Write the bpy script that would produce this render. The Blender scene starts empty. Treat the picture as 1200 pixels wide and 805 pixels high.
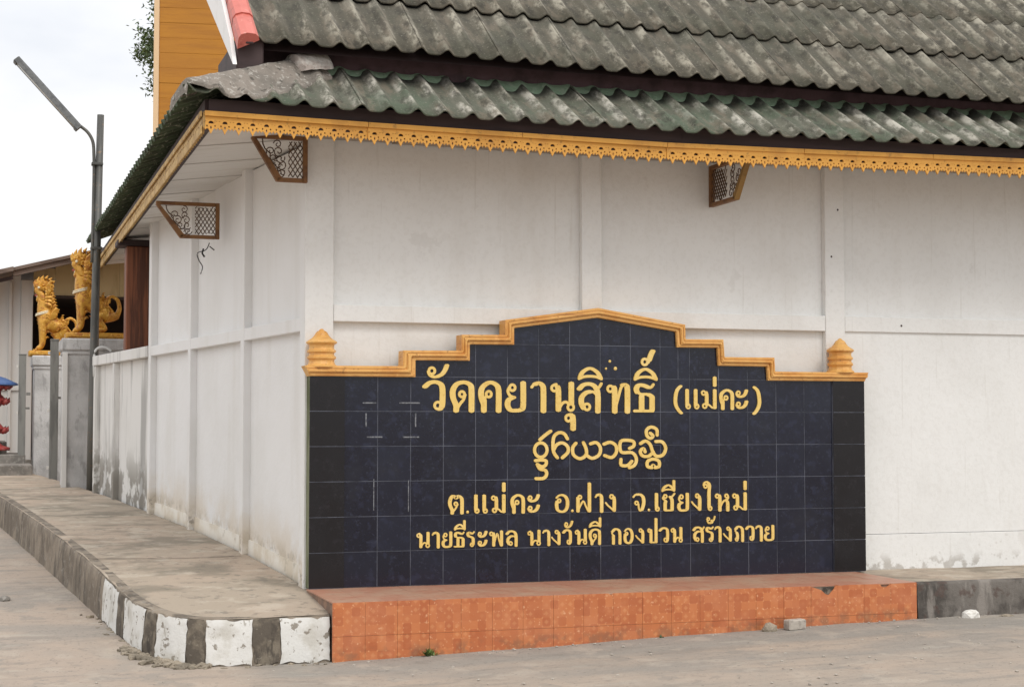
import bpy, bmesh, math, random
from mathutils import Vector, Matrix, noise
random.seed(7)
S = bpy.context.scene
COL = S.collection
PI = math.pi

# ---------------------------------------------------------------- camera
cam_d = bpy.data.cameras.new('camera')
cam = bpy.data.objects.new('camera', cam_d); COL.objects.link(cam)
cam_d.sensor_width = 36; cam_d.lens = 36 * 1885 / 1200
cam_d.clip_start = 0.1; cam_d.clip_end = 2000
cam.location = (-2.155, -11.019, 1.5)
cam.rotation_euler = (math.radians(90 + 2.83), 0, math.radians(-18.16))
S.camera = cam

# ---------------------------------------------------------------- overcast sky and soft sun
SUN_DIR = Vector((0.22, -0.70, 0.95)).normalized()
W = bpy.data.worlds.new('World'); S.world = W; W.use_nodes = True
wn = W.node_tree; wn.nodes.clear()
sky = wn.nodes.new('ShaderNodeTexSky'); sky.sky_type = 'NISHITA'; sky.sun_disc = False
sky.sun_elevation = math.asin(SUN_DIR.z); sky.sun_rotation = math.atan2(SUN_DIR.x, SUN_DIR.y)
tc = wn.nodes.new('ShaderNodeTexCoord')
mp = wn.nodes.new('ShaderNodeMapping'); mp.inputs['Scale'].default_value = (1.0, 1.0, 2.2)
mp.inputs['Location'].default_value = (0.35, 0.1, 0.4)
nz = wn.nodes.new('ShaderNodeTexNoise'); nz.inputs['Scale'].default_value = 3.2; nz.inputs['Detail'].default_value = 6
cr = wn.nodes.new('ShaderNodeValToRGB')
cr.color_ramp.elements[0].position = 0.28; cr.color_ramp.elements[0].color = (9.0, 9.3, 9.9, 1)
cr.color_ramp.elements[1].position = 0.47; cr.color_ramp.elements[1].color = (11.8, 11.7, 11.6, 1)
mx = wn.nodes.new('ShaderNodeMix'); mx.data_type = 'RGBA'; mx.inputs[0].default_value = 0.93
bg = wn.nodes.new('ShaderNodeBackground'); bg.inputs[1].default_value = 0.10
wo = wn.nodes.new('ShaderNodeOutputWorld')
wn.links.new(tc.outputs['Generated'], mp.inputs[0]); wn.links.new(mp.outputs[0], nz.inputs['Vector'])
wn.links.new(nz.outputs['Fac'], cr.inputs[0]); wn.links.new(sky.outputs[0], mx.inputs[6])
sxyz = wn.nodes.new('ShaderNodeSeparateXYZ'); wn.links.new(tc.outputs['Generated'], sxyz.inputs[0])
zr = wn.nodes.new('ShaderNodeMapRange'); wn.links.new(sxyz.outputs[2], zr.inputs[0])
zr.inputs[1].default_value = 0.0; zr.inputs[2].default_value = 1.0; zr.inputs[3].default_value = 0.80; zr.inputs[4].default_value = 1.42
vm = wn.nodes.new('ShaderNodeVectorMath'); vm.operation = 'SCALE'
wn.links.new(cr.outputs[0], vm.inputs[0]); wn.links.new(zr.outputs[0], vm.inputs['Scale']); wn.links.new(vm.outputs[0], mx.inputs[7]); wn.links.new(mx.outputs[2], bg.inputs[0]); wn.links.new(bg.outputs[0], wo.inputs[0])
sl = bpy.data.lights.new('sun', 'SUN'); sl.energy = 1.3; sl.angle = math.radians(28); sl.color = (1.0, 0.95, 0.88)
sun = bpy.data.objects.new('sun', sl); COL.objects.link(sun)
sun.rotation_euler = (-SUN_DIR).to_track_quat('-Z', 'Y').to_euler()
vs = S.view_settings
vs.view_transform = 'Standard'; vs.look = 'None'; vs.exposure = 0.08; vs.gamma = 1.0

# ---------------------------------------------------------------- materials
def srgb(r, g, b):
    f = lambda c: (c/255/12.92) if c/255 <= .04045 else ((c/255+.055)/1.055)**2.4
    return (f(r), f(g), f(b), 1)

class NT:
    def __init__(s, m): s.t = m.node_tree
    def n(s, typ, **kw):
        o = s.t.nodes.new(typ)
        for k, v in kw.items(): setattr(o, k, v)
        return o
    def l(s, a, b): s.t.links.new(a, b)
    def math(s, op, a, b=None, clamp=False):
        o = s.n('ShaderNodeMath', operation=op, use_clamp=clamp)
        for i, v in enumerate((a, b)):
            if v is None: continue
            if isinstance(v, (int, float)): o.inputs[i].default_value = v
            else: s.l(v, o.inputs[i])
        return o.outputs[0]
    def rng(s, v, lo, hi, a=0.0, b=1.0):
        o = s.n('ShaderNodeMapRange', interpolation_type='SMOOTHSTEP')
        s.l(v, o.inputs[0]); o.inputs[1].default_value = lo; o.inputs[2].default_value = hi
        o.inputs[3].default_value = a; o.inputs[4].default_value = b
        return o.outputs[0]
    def mix(s, f, a, b):
        o = s.n('ShaderNodeMix', data_type='RGBA')
        for i, v in ((0, f), (6, a), (7, b)):
            if isinstance(v, (int, float, tuple)): o.inputs[i].default_value = v
            else: s.l(v, o.inputs[i])
        return o.outputs[2]

def crest_hook(dark, light, amt):  # troughs darkened, crests paled in the colour as shade and highlight, plus lichen
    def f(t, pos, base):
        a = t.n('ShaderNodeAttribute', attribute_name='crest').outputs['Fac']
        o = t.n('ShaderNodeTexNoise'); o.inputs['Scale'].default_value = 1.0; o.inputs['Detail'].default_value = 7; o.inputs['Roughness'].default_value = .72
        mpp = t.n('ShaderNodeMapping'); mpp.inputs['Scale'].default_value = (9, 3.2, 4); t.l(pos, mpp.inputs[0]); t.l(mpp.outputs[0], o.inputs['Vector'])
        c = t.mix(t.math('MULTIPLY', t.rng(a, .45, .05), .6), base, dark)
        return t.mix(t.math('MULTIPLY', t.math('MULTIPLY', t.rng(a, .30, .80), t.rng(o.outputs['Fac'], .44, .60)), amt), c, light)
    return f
def mat(name, base, layers=(), rough=0.8, bumps=(), metal=0.0, spec=0.5, coord='world', hook=None, coat=0.0):
    """layers: (scale|(sx,sy,sz), lo, hi, colour, amount[, mask]); mask = (ax,ay,az,b,lo,hi) on the position: 1 below lo, 0 above hi"""
    m = bpy.data.materials.new(name); m.use_nodes = True
    t = NT(m); m.node_tree.nodes.clear()
    out = t.n('ShaderNodeOutputMaterial'); bs = t.n('ShaderNodeBsdfPrincipled'); t.l(bs.outputs[0], out.inputs[0])
    if coord == 'world': pos = t.n('ShaderNodeNewGeometry').outputs['Position']
    else: pos = t.n('ShaderNodeTexCoord').outputs['Object']
    def nzz(sc, det=5, rg=0.6):
        v = pos
        if isinstance(sc, tuple):
            mpn = t.n('ShaderNodeMapping'); mpn.inputs['Scale'].default_value = sc; t.l(pos, mpn.inputs[0]); v = mpn.outputs[0]; sc = 1.0
        o = t.n('ShaderNodeTexNoise'); o.inputs['Scale'].default_value = sc; o.inputs['Detail'].default_value = det
        o.inputs['Roughness'].default_value = rg; t.l(v, o.inputs['Vector']); return o.outputs['Fac']
    c = base
    if hook: c = hook(t, pos, base)
    for L in layers:
        f = t.math('MULTIPLY', t.rng(nzz(L[0]), L[1], L[2]), L[4])
        if len(L) > 5:
            a = L[5]; sx = t.n('ShaderNodeSeparateXYZ'); t.l(pos, sx.inputs[0])
            v = t.math('ADD', t.math('ADD', t.math('MULTIPLY', sx.outputs[0], a[0]), t.math('MULTIPLY', sx.outputs[1], a[1])),
                       t.math('ADD', t.math('MULTIPLY', sx.outputs[2], a[2]), a[3]))
            f = t.math('MULTIPLY', f, t.rng(v, a[4], a[5], 1.0, 0.0))
        c = t.mix(f, c, L[3])
    if isinstance(c, tuple): bs.inputs['Base Color'].default_value = c
    else: t.l(c, bs.inputs['Base Color'])
    if isinstance(rough, tuple):
        t.l(t.rng(nzz(rough[2]), 0.3, 0.7, rough[0], rough[1]), bs.inputs['Roughness'])
    else: bs.inputs['Roughness'].default_value = rough
    bs.inputs['Metallic'].default_value = metal; bs.inputs['Specular IOR Level'].default_value = spec
    bs.inputs['Coat Weight'].default_value = coat; bs.inputs['Coat Roughness'].default_value = 0.15
    prev = None
    for sc, st, dist in bumps:
        b = t.n('ShaderNodeBump'); b.inputs['Strength'].default_value = st; b.inputs['Distance'].default_value = dist
        t.l(nzz(sc, 6, 0.65), b.inputs['Height'])
        if prev: t.l(prev, b.inputs['Normal'])
        prev = b.outputs[0]
    if prev: t.l(prev, bs.inputs['Normal'])
    return m

front_base = (0, 0, 1, -0.37)
m_wall = mat('white_wall_paint', (0.765, 0.768, 0.758, 1), [
    (1.3, .42, .72, (0.70, 0.698, 0.682, 1), .6),
    ((3, 3, .5), .5, .75, (0.62, 0.60, 0.565, 1), .4),
    (14, .60, .70, (0.42, 0.39, 0.34, 1), .45, (0, 0, 1, -0.37, .0, .55)),
    (7, .48, .60, (0.33, 0.30, 0.25, 1), .7, (0, 0, 1, -0.628, -.002, .03)) if False else (31, .5, .6, (0.5, 0.48, 0.44, 1), .1),
    (6.5, .50, .58, (0.34, 0.31, 0.27, 1), .65, (0, 0, 1, -0.37, .02, .13)),
    ((22, 22, .8), .60, .74, (0.54, 0.52, 0.48, 1), .35), (1.7, .60, .66, (0.68, 0.675, 0.66, 1), .3),
    (3.1, .66, .70, (0.62, 0.61, 0.59, 1), .4)],
    rough=.75, bumps=[(60, .12, .01), (2.5, .25, .04)])
side_mask = lambda lo, hi: (0, -0.058, 1, -0.42, lo, hi)
m_wall_side = mat('white_side_wall_paint', (0.77, 0.77, 0.77, 1), [
    (1.1, .42, .72, (0.70, 0.695, 0.68, 1), .6),
    ((3, 3, .45), .48, .72, (0.64, 0.625, 0.59, 1), .4),
    (2.2, .34, .60, (0.64, 0.56, 0.45, 1), .75, side_mask(.02, .50)),
    (5.5, .44, .56, (0.50, 0.44, 0.35, 1), .7, side_mask(.06, .20)),
    (19, .55, .62, (0.20, 0.18, 0.15, 1), .6, side_mask(.0, .16))],
    rough=.75, bumps=[(60, .12, .01), (2.5, .3, .04)])
m_fillet = mat('patched_wall_foot', (0.66, 0.62, 0.55, 1), [(2.6, .44, .60, (0.52, 0.44, 0.33, 1), .7), (9, .58, .68, (0.38, 0.33, 0.25, 1), .6)], rough=.9, bumps=[(60, .15, .005)])
m_wall_far = mat('stained_white_wall_paint', (0.72, 0.71, 0.69, 1), [
    (1.1, .42, .72, (0.62, 0.61, 0.58, 1), .7),
    ((5, 2.4, .3), .52, .66, (0.30, 0.295, 0.285, 1), .75),
    ((12, 7, .7), .55, .68, (0.36, 0.35, 0.34, 1), .45),
    (4.5, .44, .54, (0.17, 0.15, 0.12, 1), .8, side_mask(.05, .55))],
    rough=.8, bumps=[(50, .2, .01)])
m_pillar = mat('mildewed_cement_render', (0.54, 0.535, 0.53, 1), [
    (2.2, .40, .66, (0.38, 0.375, 0.37, 1), .9), ((13, 13, 5), .54, .66, (0.24, 0.235, 0.23, 1), .55),
    ((5, 5, .6), .55, .7, (0.62, 0.61, 0.6, 1), .6)], rough=.9, bumps=[(30, .5, .02)])
m_soffit = mat('soffit_board_paint', (0.66, 0.645, 0.62, 1), [((2, 9, 2), .5, .75, (0.52, 0.49, 0.44, 1), .6)], rough=.7)
m_frontsoffit = mat('darkened_unseen_board', (0.30, 0.25, 0.20, 1), [((2, 9, 2), .5, .7, (0.22, 0.18, 0.14, 1), .6)], rough=.8)  # unseen boards, colour darkened to cut bounce onto the wall below
m_gold = mat('ochre_fascia_paint', srgb(222, 163, 70), [
    (5, .45, .7, srgb(196, 138, 58), .7), (22, .58, .68, srgb(140, 98, 50), .5)], rough=.55, bumps=[(40, .15, .01)])
m_goldside = mat('weathered_fascia_paint', srgb(200, 168, 110), [
    (6, .42, .62, srgb(165, 130, 78), .8), (20, .55, .66, srgb(110, 82, 52), .6)], rough=.7, bumps=[(40, .2, .01)])
m_trim = mat('orange_gold_trim_paint', srgb(222, 172, 98), [
    (5, .42, .64, srgb(206, 142, 64), .8), (17, .56, .66, srgb(236, 184, 112), .6), (30, .60, .68, srgb(150, 98, 56), .6), ((4, 4, 26), .58, .68, srgb(170, 108, 60), .5)], rough=.45, bumps=[(25, .1, .008)])
m_letter = mat('gold_letter_paint', srgb(228, 196, 112), [(30, .5, .7, srgb(206, 166, 80), .5), (7, .5, .7, srgb(236, 212, 146), .5), (55, .62, .68, srgb(120, 92, 48), .5)], rough=.45, bumps=[(90, .15, .004)])
m_dark = mat('dark_purple_brown_wood', srgb(66, 50, 50), [((1, 8, 8), .45, .65, srgb(44, 32, 32), .8)], rough=.7)
m_darkwall = mat('plum_painted_board', srgb(92, 70, 76), [(5, .4, .65, srgb(60, 44, 48), .8)], rough=.7)
def tile_speck(t, pos, base):
    oi = t.n('ShaderNodeObjectInfo')
    c = t.mix(t.math('MULTIPLY', oi.outputs['Random'], .5), base, (0.014, 0.018, 0.036, 1))
    return c
m_tile = mat('black_blue_glazed_tile', (0.006, 0.007, 0.017, 1), [
    (13, .52, .66, (0.017, 0.021, 0.044, 1), .8), (48, .58, .68, (0.036, 0.043, 0.072, 1), .5),
    (2.2, .55, .75, (0.030, 0.032, 0.040, 1), .35)],
    rough=(.08, .22, 5), spec=.42, hook=tile_speck, bumps=[(1.7, .08, .02)])
m_tile_plain = mat('plain_black_glazed_tile', (0.0095, 0.0088, 0.011, 1), [(20, .55, .7, (0.018, 0.016, 0.020, 1), .7)], rough=(.14, .30, 5), spec=.36)
m_grout = mat('blue_grey_grout', (0.13, 0.14, 0.175, 1), [(4, .42, .62, (0.05, 0.055, 0.07, 1), .85)], rough=.9)
m_side = mat('mossy_sign_edge', srgb(120, 122, 98), [((8, 8, 2), .4, .6, srgb(78, 84, 52), .9)], rough=.9)
m_glue = mat('dried_glue', (0.20, 0.21, 0.23, 1), [(60, .45, .6, (0.05, 0.055, 0.07, 1), .8)], rough=.8)
def printed(t, pos, base):
    sc = 1 / 0.056
    mp_ = t.n('ShaderNodeMapping'); mp_.inputs['Scale'].default_value = (sc, sc, sc); mp_.inputs['Location'].default_value = (.3, .12, .2); t.l(pos, mp_.inputs[0])
    fl = t.n('ShaderNodeVectorMath', operation='FLOOR'); t.l(mp_.outputs[0], fl.inputs[0])
    wn_ = t.n('ShaderNodeTexWhiteNoise'); t.l(fl.outputs[0], wn_.inputs['Vector'])
    c = t.mix(t.rng(wn_.outputs['Value'], .05, .95), srgb(176, 98, 58), srgb(194, 118, 72))
    fr = t.n('ShaderNodeVectorMath', operation='FRACTION'); t.l(mp_.outputs[0], fr.inputs[0])
    s2 = t.n('ShaderNodeSeparateXYZ'); t.l(fr.outputs[0], s2.inputs[0])
    dx = t.math('ABSOLUTE', t.math('SUBTRACT', s2.outputs[0], .5)); dz = t.math('ABSOLUTE', t.math('SUBTRACT', s2.outputs[2], .5))
    d = t.math('MAXIMUM', dx, dz)
    sh = t.n('ShaderNodeVectorMath', operation='ADD'); t.l(fl.outputs[0], sh.inputs[0]); sh.inputs[1].default_value = (17.3, 5.1, 9.7)
    w2 = t.n('ShaderNodeTexWhiteNoise'); t.l(sh.outputs[0], w2.inputs['Vector'])
    on = t.math('MULTIPLY', t.rng(w2.outputs['Value'], .45, .80), t.rng(t.math('ADD', dx, dz), .42, .12))
    c = t.mix(t.math('MULTIPLY', on, .34), c, srgb(222, 162, 112))
    c = t.mix(t.math('MULTIPLY', t.rng(t.math('ADD', dx, dz), .80, .98), .45), c, srgb(226, 168, 120))
    return c
m_orange = mat('printed_orange_tile', srgb(205, 105, 58), [(2.0, .45, .7, srgb(186, 118, 84), .55), (6, .5, .7, srgb(206, 136, 96), .35), (40, .62, .7, srgb(236, 190, 150), .5),
    (9, .45, .6, srgb(120, 92, 72), .5, (-.028, 0, 1, 0.0, .02, .09))], rough=.4, hook=printed, bumps=[(30, .1, .005)])
m_orangetop = mat('dusty_salmon_tile', srgb(172, 122, 100), [(3, .36, .66, srgb(176, 146, 124), .85), (11, .5, .7, srgb(158, 102, 80), .5), (40, .58, .68, srgb(140, 112, 92), .5)], rough=.5, bumps=[(20, .15, .006)])
m_tilegrout = mat('cement_bed', srgb(150, 120, 100), [(12, .4, .6, srgb(110, 92, 80), .8)], rough=.95)
m_chip = mat('broken_cement_patch', srgb(120, 110, 98), [(25, .42, .58, srgb(60, 54, 48), .9)], rough=.95, bumps=[(60, .8, .02)])
m_road = mat('dusty_road_surface', (0.305, 0.262, 0.220, 1), [
    (.55, .38, .62, (0.385, 0.308, 0.245, 1), .85),
    (1.3, .20, .42, (0.262, 0.245, 0.218, 1), .85, (-.02, -1, 0, -.9, .42, .62)), (1.1, .25, .50, (0.375, 0.300, 0.240, 1), .85, (1, 0, 0, .55, -.25, .25)), ((.6, 1.3, 1), .45, .65, (0.25, 0.23, 0.205, 1), .7),
    ((1.2, 7, 1), .52, .64, (0.200, 0.182, 0.160, 1), .4), ((1.2, 5, 1), .60, .68, (0.40, 0.365, 0.31, 1), .4), (2.3, .60, .63, (0.235, 0.215, 0.19, 1), .5), (3.5, .52, .66, (0.41, 0.355, 0.295, 1), .5), (9, .55, .68, (0.20, 0.18, 0.155, 1), .4),
    (38, .60, .66, (0.12, 0.11, 0.10, 1), .5), (90, .62, .70, (0.48, 0.445, 0.40, 1), .4)],
    rough=.92, bumps=[(70, .35, .008), (4, .3, .03), (16, .3, .012)])
m_walk = mat('worn_concrete_walk', (0.365, 0.305, 0.238, 1), [
    (.9, .40, .62, (0.42, 0.33, 0.255, 1), .8), ((1.6, 2.6, 1), .47, .63, (0.205, 0.176, 0.135, 1), .8), (4, .50, .66, (0.50, 0.44, 0.36, 1), .6),
    (11, .56, .66, (0.16, 0.14, 0.115, 1), .55), (80, .6, .7, (0.12, 0.11, 0.10, 1), .4)],
    rough=.92, bumps=[(60, .4, .01), (5, .3, .03)])
m_kerb = mat('old_kerb_concrete', (0.27, 0.225, 0.175, 1), [
    (3, .40, .60, (0.145, 0.118, 0.09, 1), .85), ((9, 9, 2), .48, .62, (0.085, 0.072, 0.058, 1), .75), (14, .56, .68, (0.36, 0.33, 0.29, 1), .5)],
    rough=.95, bumps=[(45, .5, .012), (8, .4, .03)])
m_kerbdark = mat('blackened_kerb_concrete', (0.15, 0.135, 0.12, 1), [
    (4, .42, .60, (0.055, 0.048, 0.042, 1), .9), ((10, 10, 2), .50, .62, (0.27, 0.245, 0.22, 1), .7), (13, .56, .66, (0.09, 0.06, 0.05, 1), .7)],
    rough=.95, bumps=[(45, .5, .012)])
m_kerbpaint = mat('white_kerb_paint', (0.68, 0.675, 0.65, 1), [
    (5, .46, .64, (0.52, 0.50, 0.45, 1), .8), (16, .59, .63, (0.24, 0.21, 0.17, 1), .9), ((14, 14, 5), .63, .68, (0.30, 0.27, 0.22, 1), .7)], rough=.8, bumps=[(50, .4, .01)])
m_jointdirt = mat('dirt_filled_joint', (0.09, 0.075, 0.058, 1), rough=.95)
m_kerbblack = mat('worn_black_kerb_paint', (0.105, 0.088, 0.070, 1), [(7, .46, .60, (0.20, 0.17, 0.13, 1), .9), ((14, 14, 4), .52, .64, (0.045, 0.038, 0.032, 1), .8), (30, .60, .68, (0.30, 0.27, 0.22, 1), .5)], rough=.95, bumps=[(50, .4, .01)])
m_rubble = mat('broken_mortar', (0.33, 0.28, 0.215, 1), [(9, .4, .6, (0.17, 0.145, 0.11, 1), .9)], rough=.95, bumps=[(40, .8, .02)])
m_roof = mat('weathered_fibre_cement', (0.098, 0.088, 0.066, 1), [
    (1.6, .42, .62, (0.064, 0.064, 0.045, 1), .8), ((10, 3, 4), .50, .64, (0.150, 0.125, 0.094, 1), .6),
    ((16, 6, 8), .50, .64, (0.036, 0.033, 0.025, 1), .65), (60, .58, .68, (0.26, 0.245, 0.20, 1), .5)],
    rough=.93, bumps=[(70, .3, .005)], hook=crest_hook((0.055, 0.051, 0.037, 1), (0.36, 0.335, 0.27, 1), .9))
m_roofgreen = mat('mossy_fibre_cement', (0.118, 0.118, 0.090, 1), [
    (2.0, .46, .62, (0.075, 0.100, 0.066, 1), .8), ((10, 3, 4), .50, .66, (0.165, 0.138, 0.102, 1), .6),
    ((16, 6, 8), .50, .64, (0.038, 0.037, 0.027, 1), .65), (60, .58, .68, (0.28, 0.26, 0.22, 1), .5)],
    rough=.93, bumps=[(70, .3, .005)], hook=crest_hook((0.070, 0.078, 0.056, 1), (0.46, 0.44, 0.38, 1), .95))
m_roofside = mat('green_mossy_tile_edge', (0.06, 0.085, 0.045, 1), [(10, .45, .6, (0.03, 0.035, 0.02, 1), .8), (26, .58, .66, (0.35, 0.36, 0.28, 1), .8)], rough=.95, bumps=[(40, .5, .02)])
m_lichen = mat('lichen_covered_ridge', (0.40, 0.385, 0.34, 1), [(13, .45, .58, (0.15, 0.145, 0.115, 1), .95), (45, .52, .62, (0.20, 0.19, 0.15, 1), .7)], rough=.95, bumps=[(60, .5, .008)])
m_mortar = mat('green_mortar', (0.25, 0.36, 0.245, 1), [(4, .46, .64, (0.16, 0.225, 0.155, 1), .6), (15, .52, .64, (0.34, 0.41, 0.31, 1), .6)], rough=.9, bumps=[(30, .5, .02)])
m_hip = mat('lichened_cement_cap', (0.235, 0.205, 0.175, 1), [(5, .42, .62, (0.155, 0.14, 0.12, 1), .8), (26, .55, .64, (0.42, 0.40, 0.36, 1), .7), (14, .58, .66, (0.06, 0.055, 0.045, 1), .8)], rough=.95, bumps=[(35, .7, .02)])
m_capwhite = mat('pale_cement_patch', (0.52, 0.50, 0.46, 1), [(7, .45, .6, (0.34, 0.28, 0.25, 1), .8), (30, .55, .66, (0.15, 0.13, 0.11, 1), .6)], rough=.95, bumps=[(35, .7, .02)])
m_white = mat('white_gloss_board', (0.80, 0.79, 0.78, 1), [(6, .55, .7, (0.68, 0.66, 0.64, 1), .5)], rough=.45)
m_pink = mat('salmon_verge_tile', srgb(196, 104, 92), [(9, .5, .7, srgb(176, 84, 70), .6), (30, .58, .68, srgb(216, 150, 138), .5), (14, .6, .68, srgb(110, 62, 54), .5)], rough=.5)
m_ochre = mat('ochre_plank_paint', srgb(180, 120, 24), [((1, 1, 9), .45, .65, srgb(160, 102, 20), .7), (1.2, .4, .7, srgb(170, 112, 28), .6)], rough=.6, bumps=[((1, 1, 30), .2, .01)])
m_corner = mat('pale_corner_board', srgb(222, 190, 150), rough=.6)
m_bracket = mat('brown_bracket_wood', srgb(124, 86, 48), [(12, .45, .62, srgb(92, 58, 32), .8)], rough=.6)
m_bracket_y = mat('ochre_bracket_edge', srgb(140, 108, 56), [(12, .45, .62, srgb(120, 90, 40), .7)], rough=.6)
m_filigree = mat('dull_bronze_filigree', srgb(96, 74, 56), [(20, .45, .6, srgb(60, 44, 34), .7)], rough=.55, metal=.2)
m_wood = mat('red_brown_timber', srgb(128, 74, 46), [((24, 24, 1.2), .42, .60, srgb(78, 42, 26), .9), ((9, 9, .6), .55, .7, srgb(158, 98, 66), .6)], rough=.6, bumps=[((40, 40, 2), .4, .01)])
m_lion = mat('gilded_plaster', srgb(202, 150, 58), [(16, .50, .64, srgb(160, 96, 36), .85), (34, .58, .68, srgb(248, 218, 130), .6), (22, .62, .68, srgb(150, 52, 34), .7)], rough=.38, metal=.25, bumps=[(45, .35, .012)])
m_lionred = mat('red_lacquer', srgb(150, 52, 36), rough=.5)
m_lionwhite = mat('cream_enamel', srgb(226, 216, 190), [(30, .5, .65, srgb(200, 170, 110), .6)], rough=.4)
m_steel = mat('galvanised_pole_steel', srgb(104, 104, 100), [((8, 8, 1.2), .45, .62, srgb(74, 74, 72), .7), (20, .6, .68, srgb(150, 120, 90), .5)], rough=.5, metal=.35)
m_gate = mat('grey_gate_steel', srgb(128, 128, 124), [((10, 10, 2), .45, .62, srgb(96, 96, 94), .7)], rough=.6, metal=.2)
m_lampbody = mat('aged_lamp_housing', srgb(96, 98, 98), [(12, .45, .6, srgb(66, 68, 70), .7)], rough=.5)
m_tube = mat('unlit_tube_glass', srgb(206, 208, 205), rough=.25)
m_blackcable = mat('black_cable', (0.02, 0.02, 0.02, 1), rough=.6)
m_conduit = mat('white_conduit', (0.62, 0.62, 0.60, 1), rough=.5)
m_salaroof = mat('brown_roof_edge', srgb(128, 112, 102), [((1, 8, 8), .45, .62, srgb(98, 84, 76), .8)], rough=.8)
m_salawall = mat('sala_white_render', (0.66, 0.65, 0.63, 1), [((4, 4, .5), .5, .7, (0.5, 0.49, 0.47, 1), .6)], rough=.85)
m_cream = mat('cream_gable_board', srgb(196, 180, 140), [((6, 1, 1), .5, .65, srgb(170, 152, 112), .6)], rough=.8)
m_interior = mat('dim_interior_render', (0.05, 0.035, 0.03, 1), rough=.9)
m_blue = mat('blue_canopy_paint', srgb(60, 92, 142), [(10, .5, .65, srgb(40, 70, 130), .6)], rough=.5)
m_red = mat('red_lotus_paint', srgb(164, 62, 60), [(12, .45, .65, srgb(190, 112, 104), .7)], rough=.5)
m_step = mat('grey_cement_step', (0.26, 0.24, 0.215, 1), [(5, .42, .6, (0.15, 0.14, 0.125, 1), .8), (18, .55, .66, (0.38, 0.36, 0.33, 1), .5)], rough=.95, bumps=[(40, .5, .02)])
m_leaf = mat('dark_green_leaf', (0.07, 0.12, 0.04, 1), [(3, .42, .62, (0.13, 0.19, 0.045, 1), .9), (9, .5, .65, (0.03, 0.055, 0.03, 1), .7)], rough=.55)
m_bark = mat('grey_bark', (0.14, 0.115, 0.09, 1), [((9, 9, 2), .45, .6, (0.07, 0.058, 0.045, 1), .8)], rough=.95, bumps=[(25, .7, .02)])
m_block = mat('pale_broken_block', (0.42, 0.38, 0.33, 1), [(20, .5, .62, (0.25, 0.22, 0.19, 1), .8)], rough=.95, bumps=[(50, .6, .01)])
m_whitestone = mat('white_limestone_lump', (0.72, 0.70, 0.66, 1), [(25, .5, .62, (0.5, 0.47, 0.42, 1), .7)], rough=.9, bumps=[(50, .6, .01)])

# ---------------------------------------------------------------- helpers
def tag(o, label=None, cat=None, group=None, kind=None):
    if label: o['label'] = label
    if cat: o['category'] = cat
    if group: o['group'] = group
    if kind: o['kind'] = kind
    return o
def thing(name, label, cat, loc, group=None):
    o = bpy.data.objects.new(name, None); COL.objects.link(o); o.location = loc; o.empty_display_size = .2
    return tag(o, label, cat, group)
WLOC = {}
def wloc(o):
    """world translation of an object built by these helpers"""
    v = Vector(o.location)
    return v
def put(name, me, m, parent=None, mw=None):
    """link a mesh (vertices in world space, or moved by mw) under its parent"""
    o = bpy.data.objects.new(name, me); COL.objects.link(o)
    if m is not None and not me.materials: me.materials.append(m)
    mw = mw or Matrix.Identity(4)
    if parent is not None:
        o.parent = parent
        o.matrix_parent_inverse = PW[parent.name].inverted() if parent.name in PW else Matrix.Translation(parent.location).inverted()
    o.matrix_basis = mw
    PW[o.name] = mw.copy()
    return o
PW = {}
def mesh(verts, faces, smooth=False, name='mesh'):
    me = bpy.data.meshes.new(name); me.from_pydata([tuple(v) for v in verts], [], faces); me.update()
    if smooth:
        for p in me.polygons: p.use_smooth = True
    return me
def fin(bm, smooth=False, name='mesh', normals=True):
    if normals: bmesh.ops.recalc_face_normals(bm, faces=bm.faces)
    me = bpy.data.meshes.new(name); bm.to_mesh(me); bm.free()
    if smooth:
        for p in me.polygons: p.use_smooth = True
    return me
def add_box(bm, a, b, bev=0.0, fr=None):
    """axis box a..b, optionally through a frame function fr(x,y,z)"""
    vs_ = [(x, y, z) for x in (a[0], b[0]) for y in (a[1], b[1]) for z in (a[2], b[2])]
    vv = [bm.verts.new(fr(*v) if fr else v) for v in vs_]
    fs = [(0, 1, 3, 2), (4, 6, 7, 5), (0, 4, 5, 1), (2, 3, 7, 6), (0, 2, 6, 4), (1, 5, 7, 3)]
    nf = [bm.faces.new([vv[i] for i in f]) for f in fs]
    if bev > 0:
        bmesh.ops.recalc_face_normals(bm, faces=nf)
        es = list({e for f in nf for e in f.edges})
        bmesh.ops.bevel(bm, geom=es, offset=bev, segments=1, affect='EDGES')
def box(name, a, b, m, parent=None, bev=0.004, fr=None):
    bm = bmesh.new(); add_box(bm, a, b, bev, fr); return put(name, fin(bm), m, parent)
def add_prism(bm, poly, y0, y1, fr=None):
    """poly in (x,z), extruded in y"""
    n = len(poly); f_ = (lambda p, y: fr(p[0], y, p[1])) if fr else (lambda p, y: (p[0], y, p[1]))
    A = [bm.verts.new(f_(p, y0)) for p in poly]; B = [bm.verts.new(f_(p, y1)) for p in poly]
    bm.faces.new(A); bm.faces.new(B[::-1])
    for i in range(n): bm.faces.new((A[i], B[i], B[(i+1) % n], A[(i+1) % n]))
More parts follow.
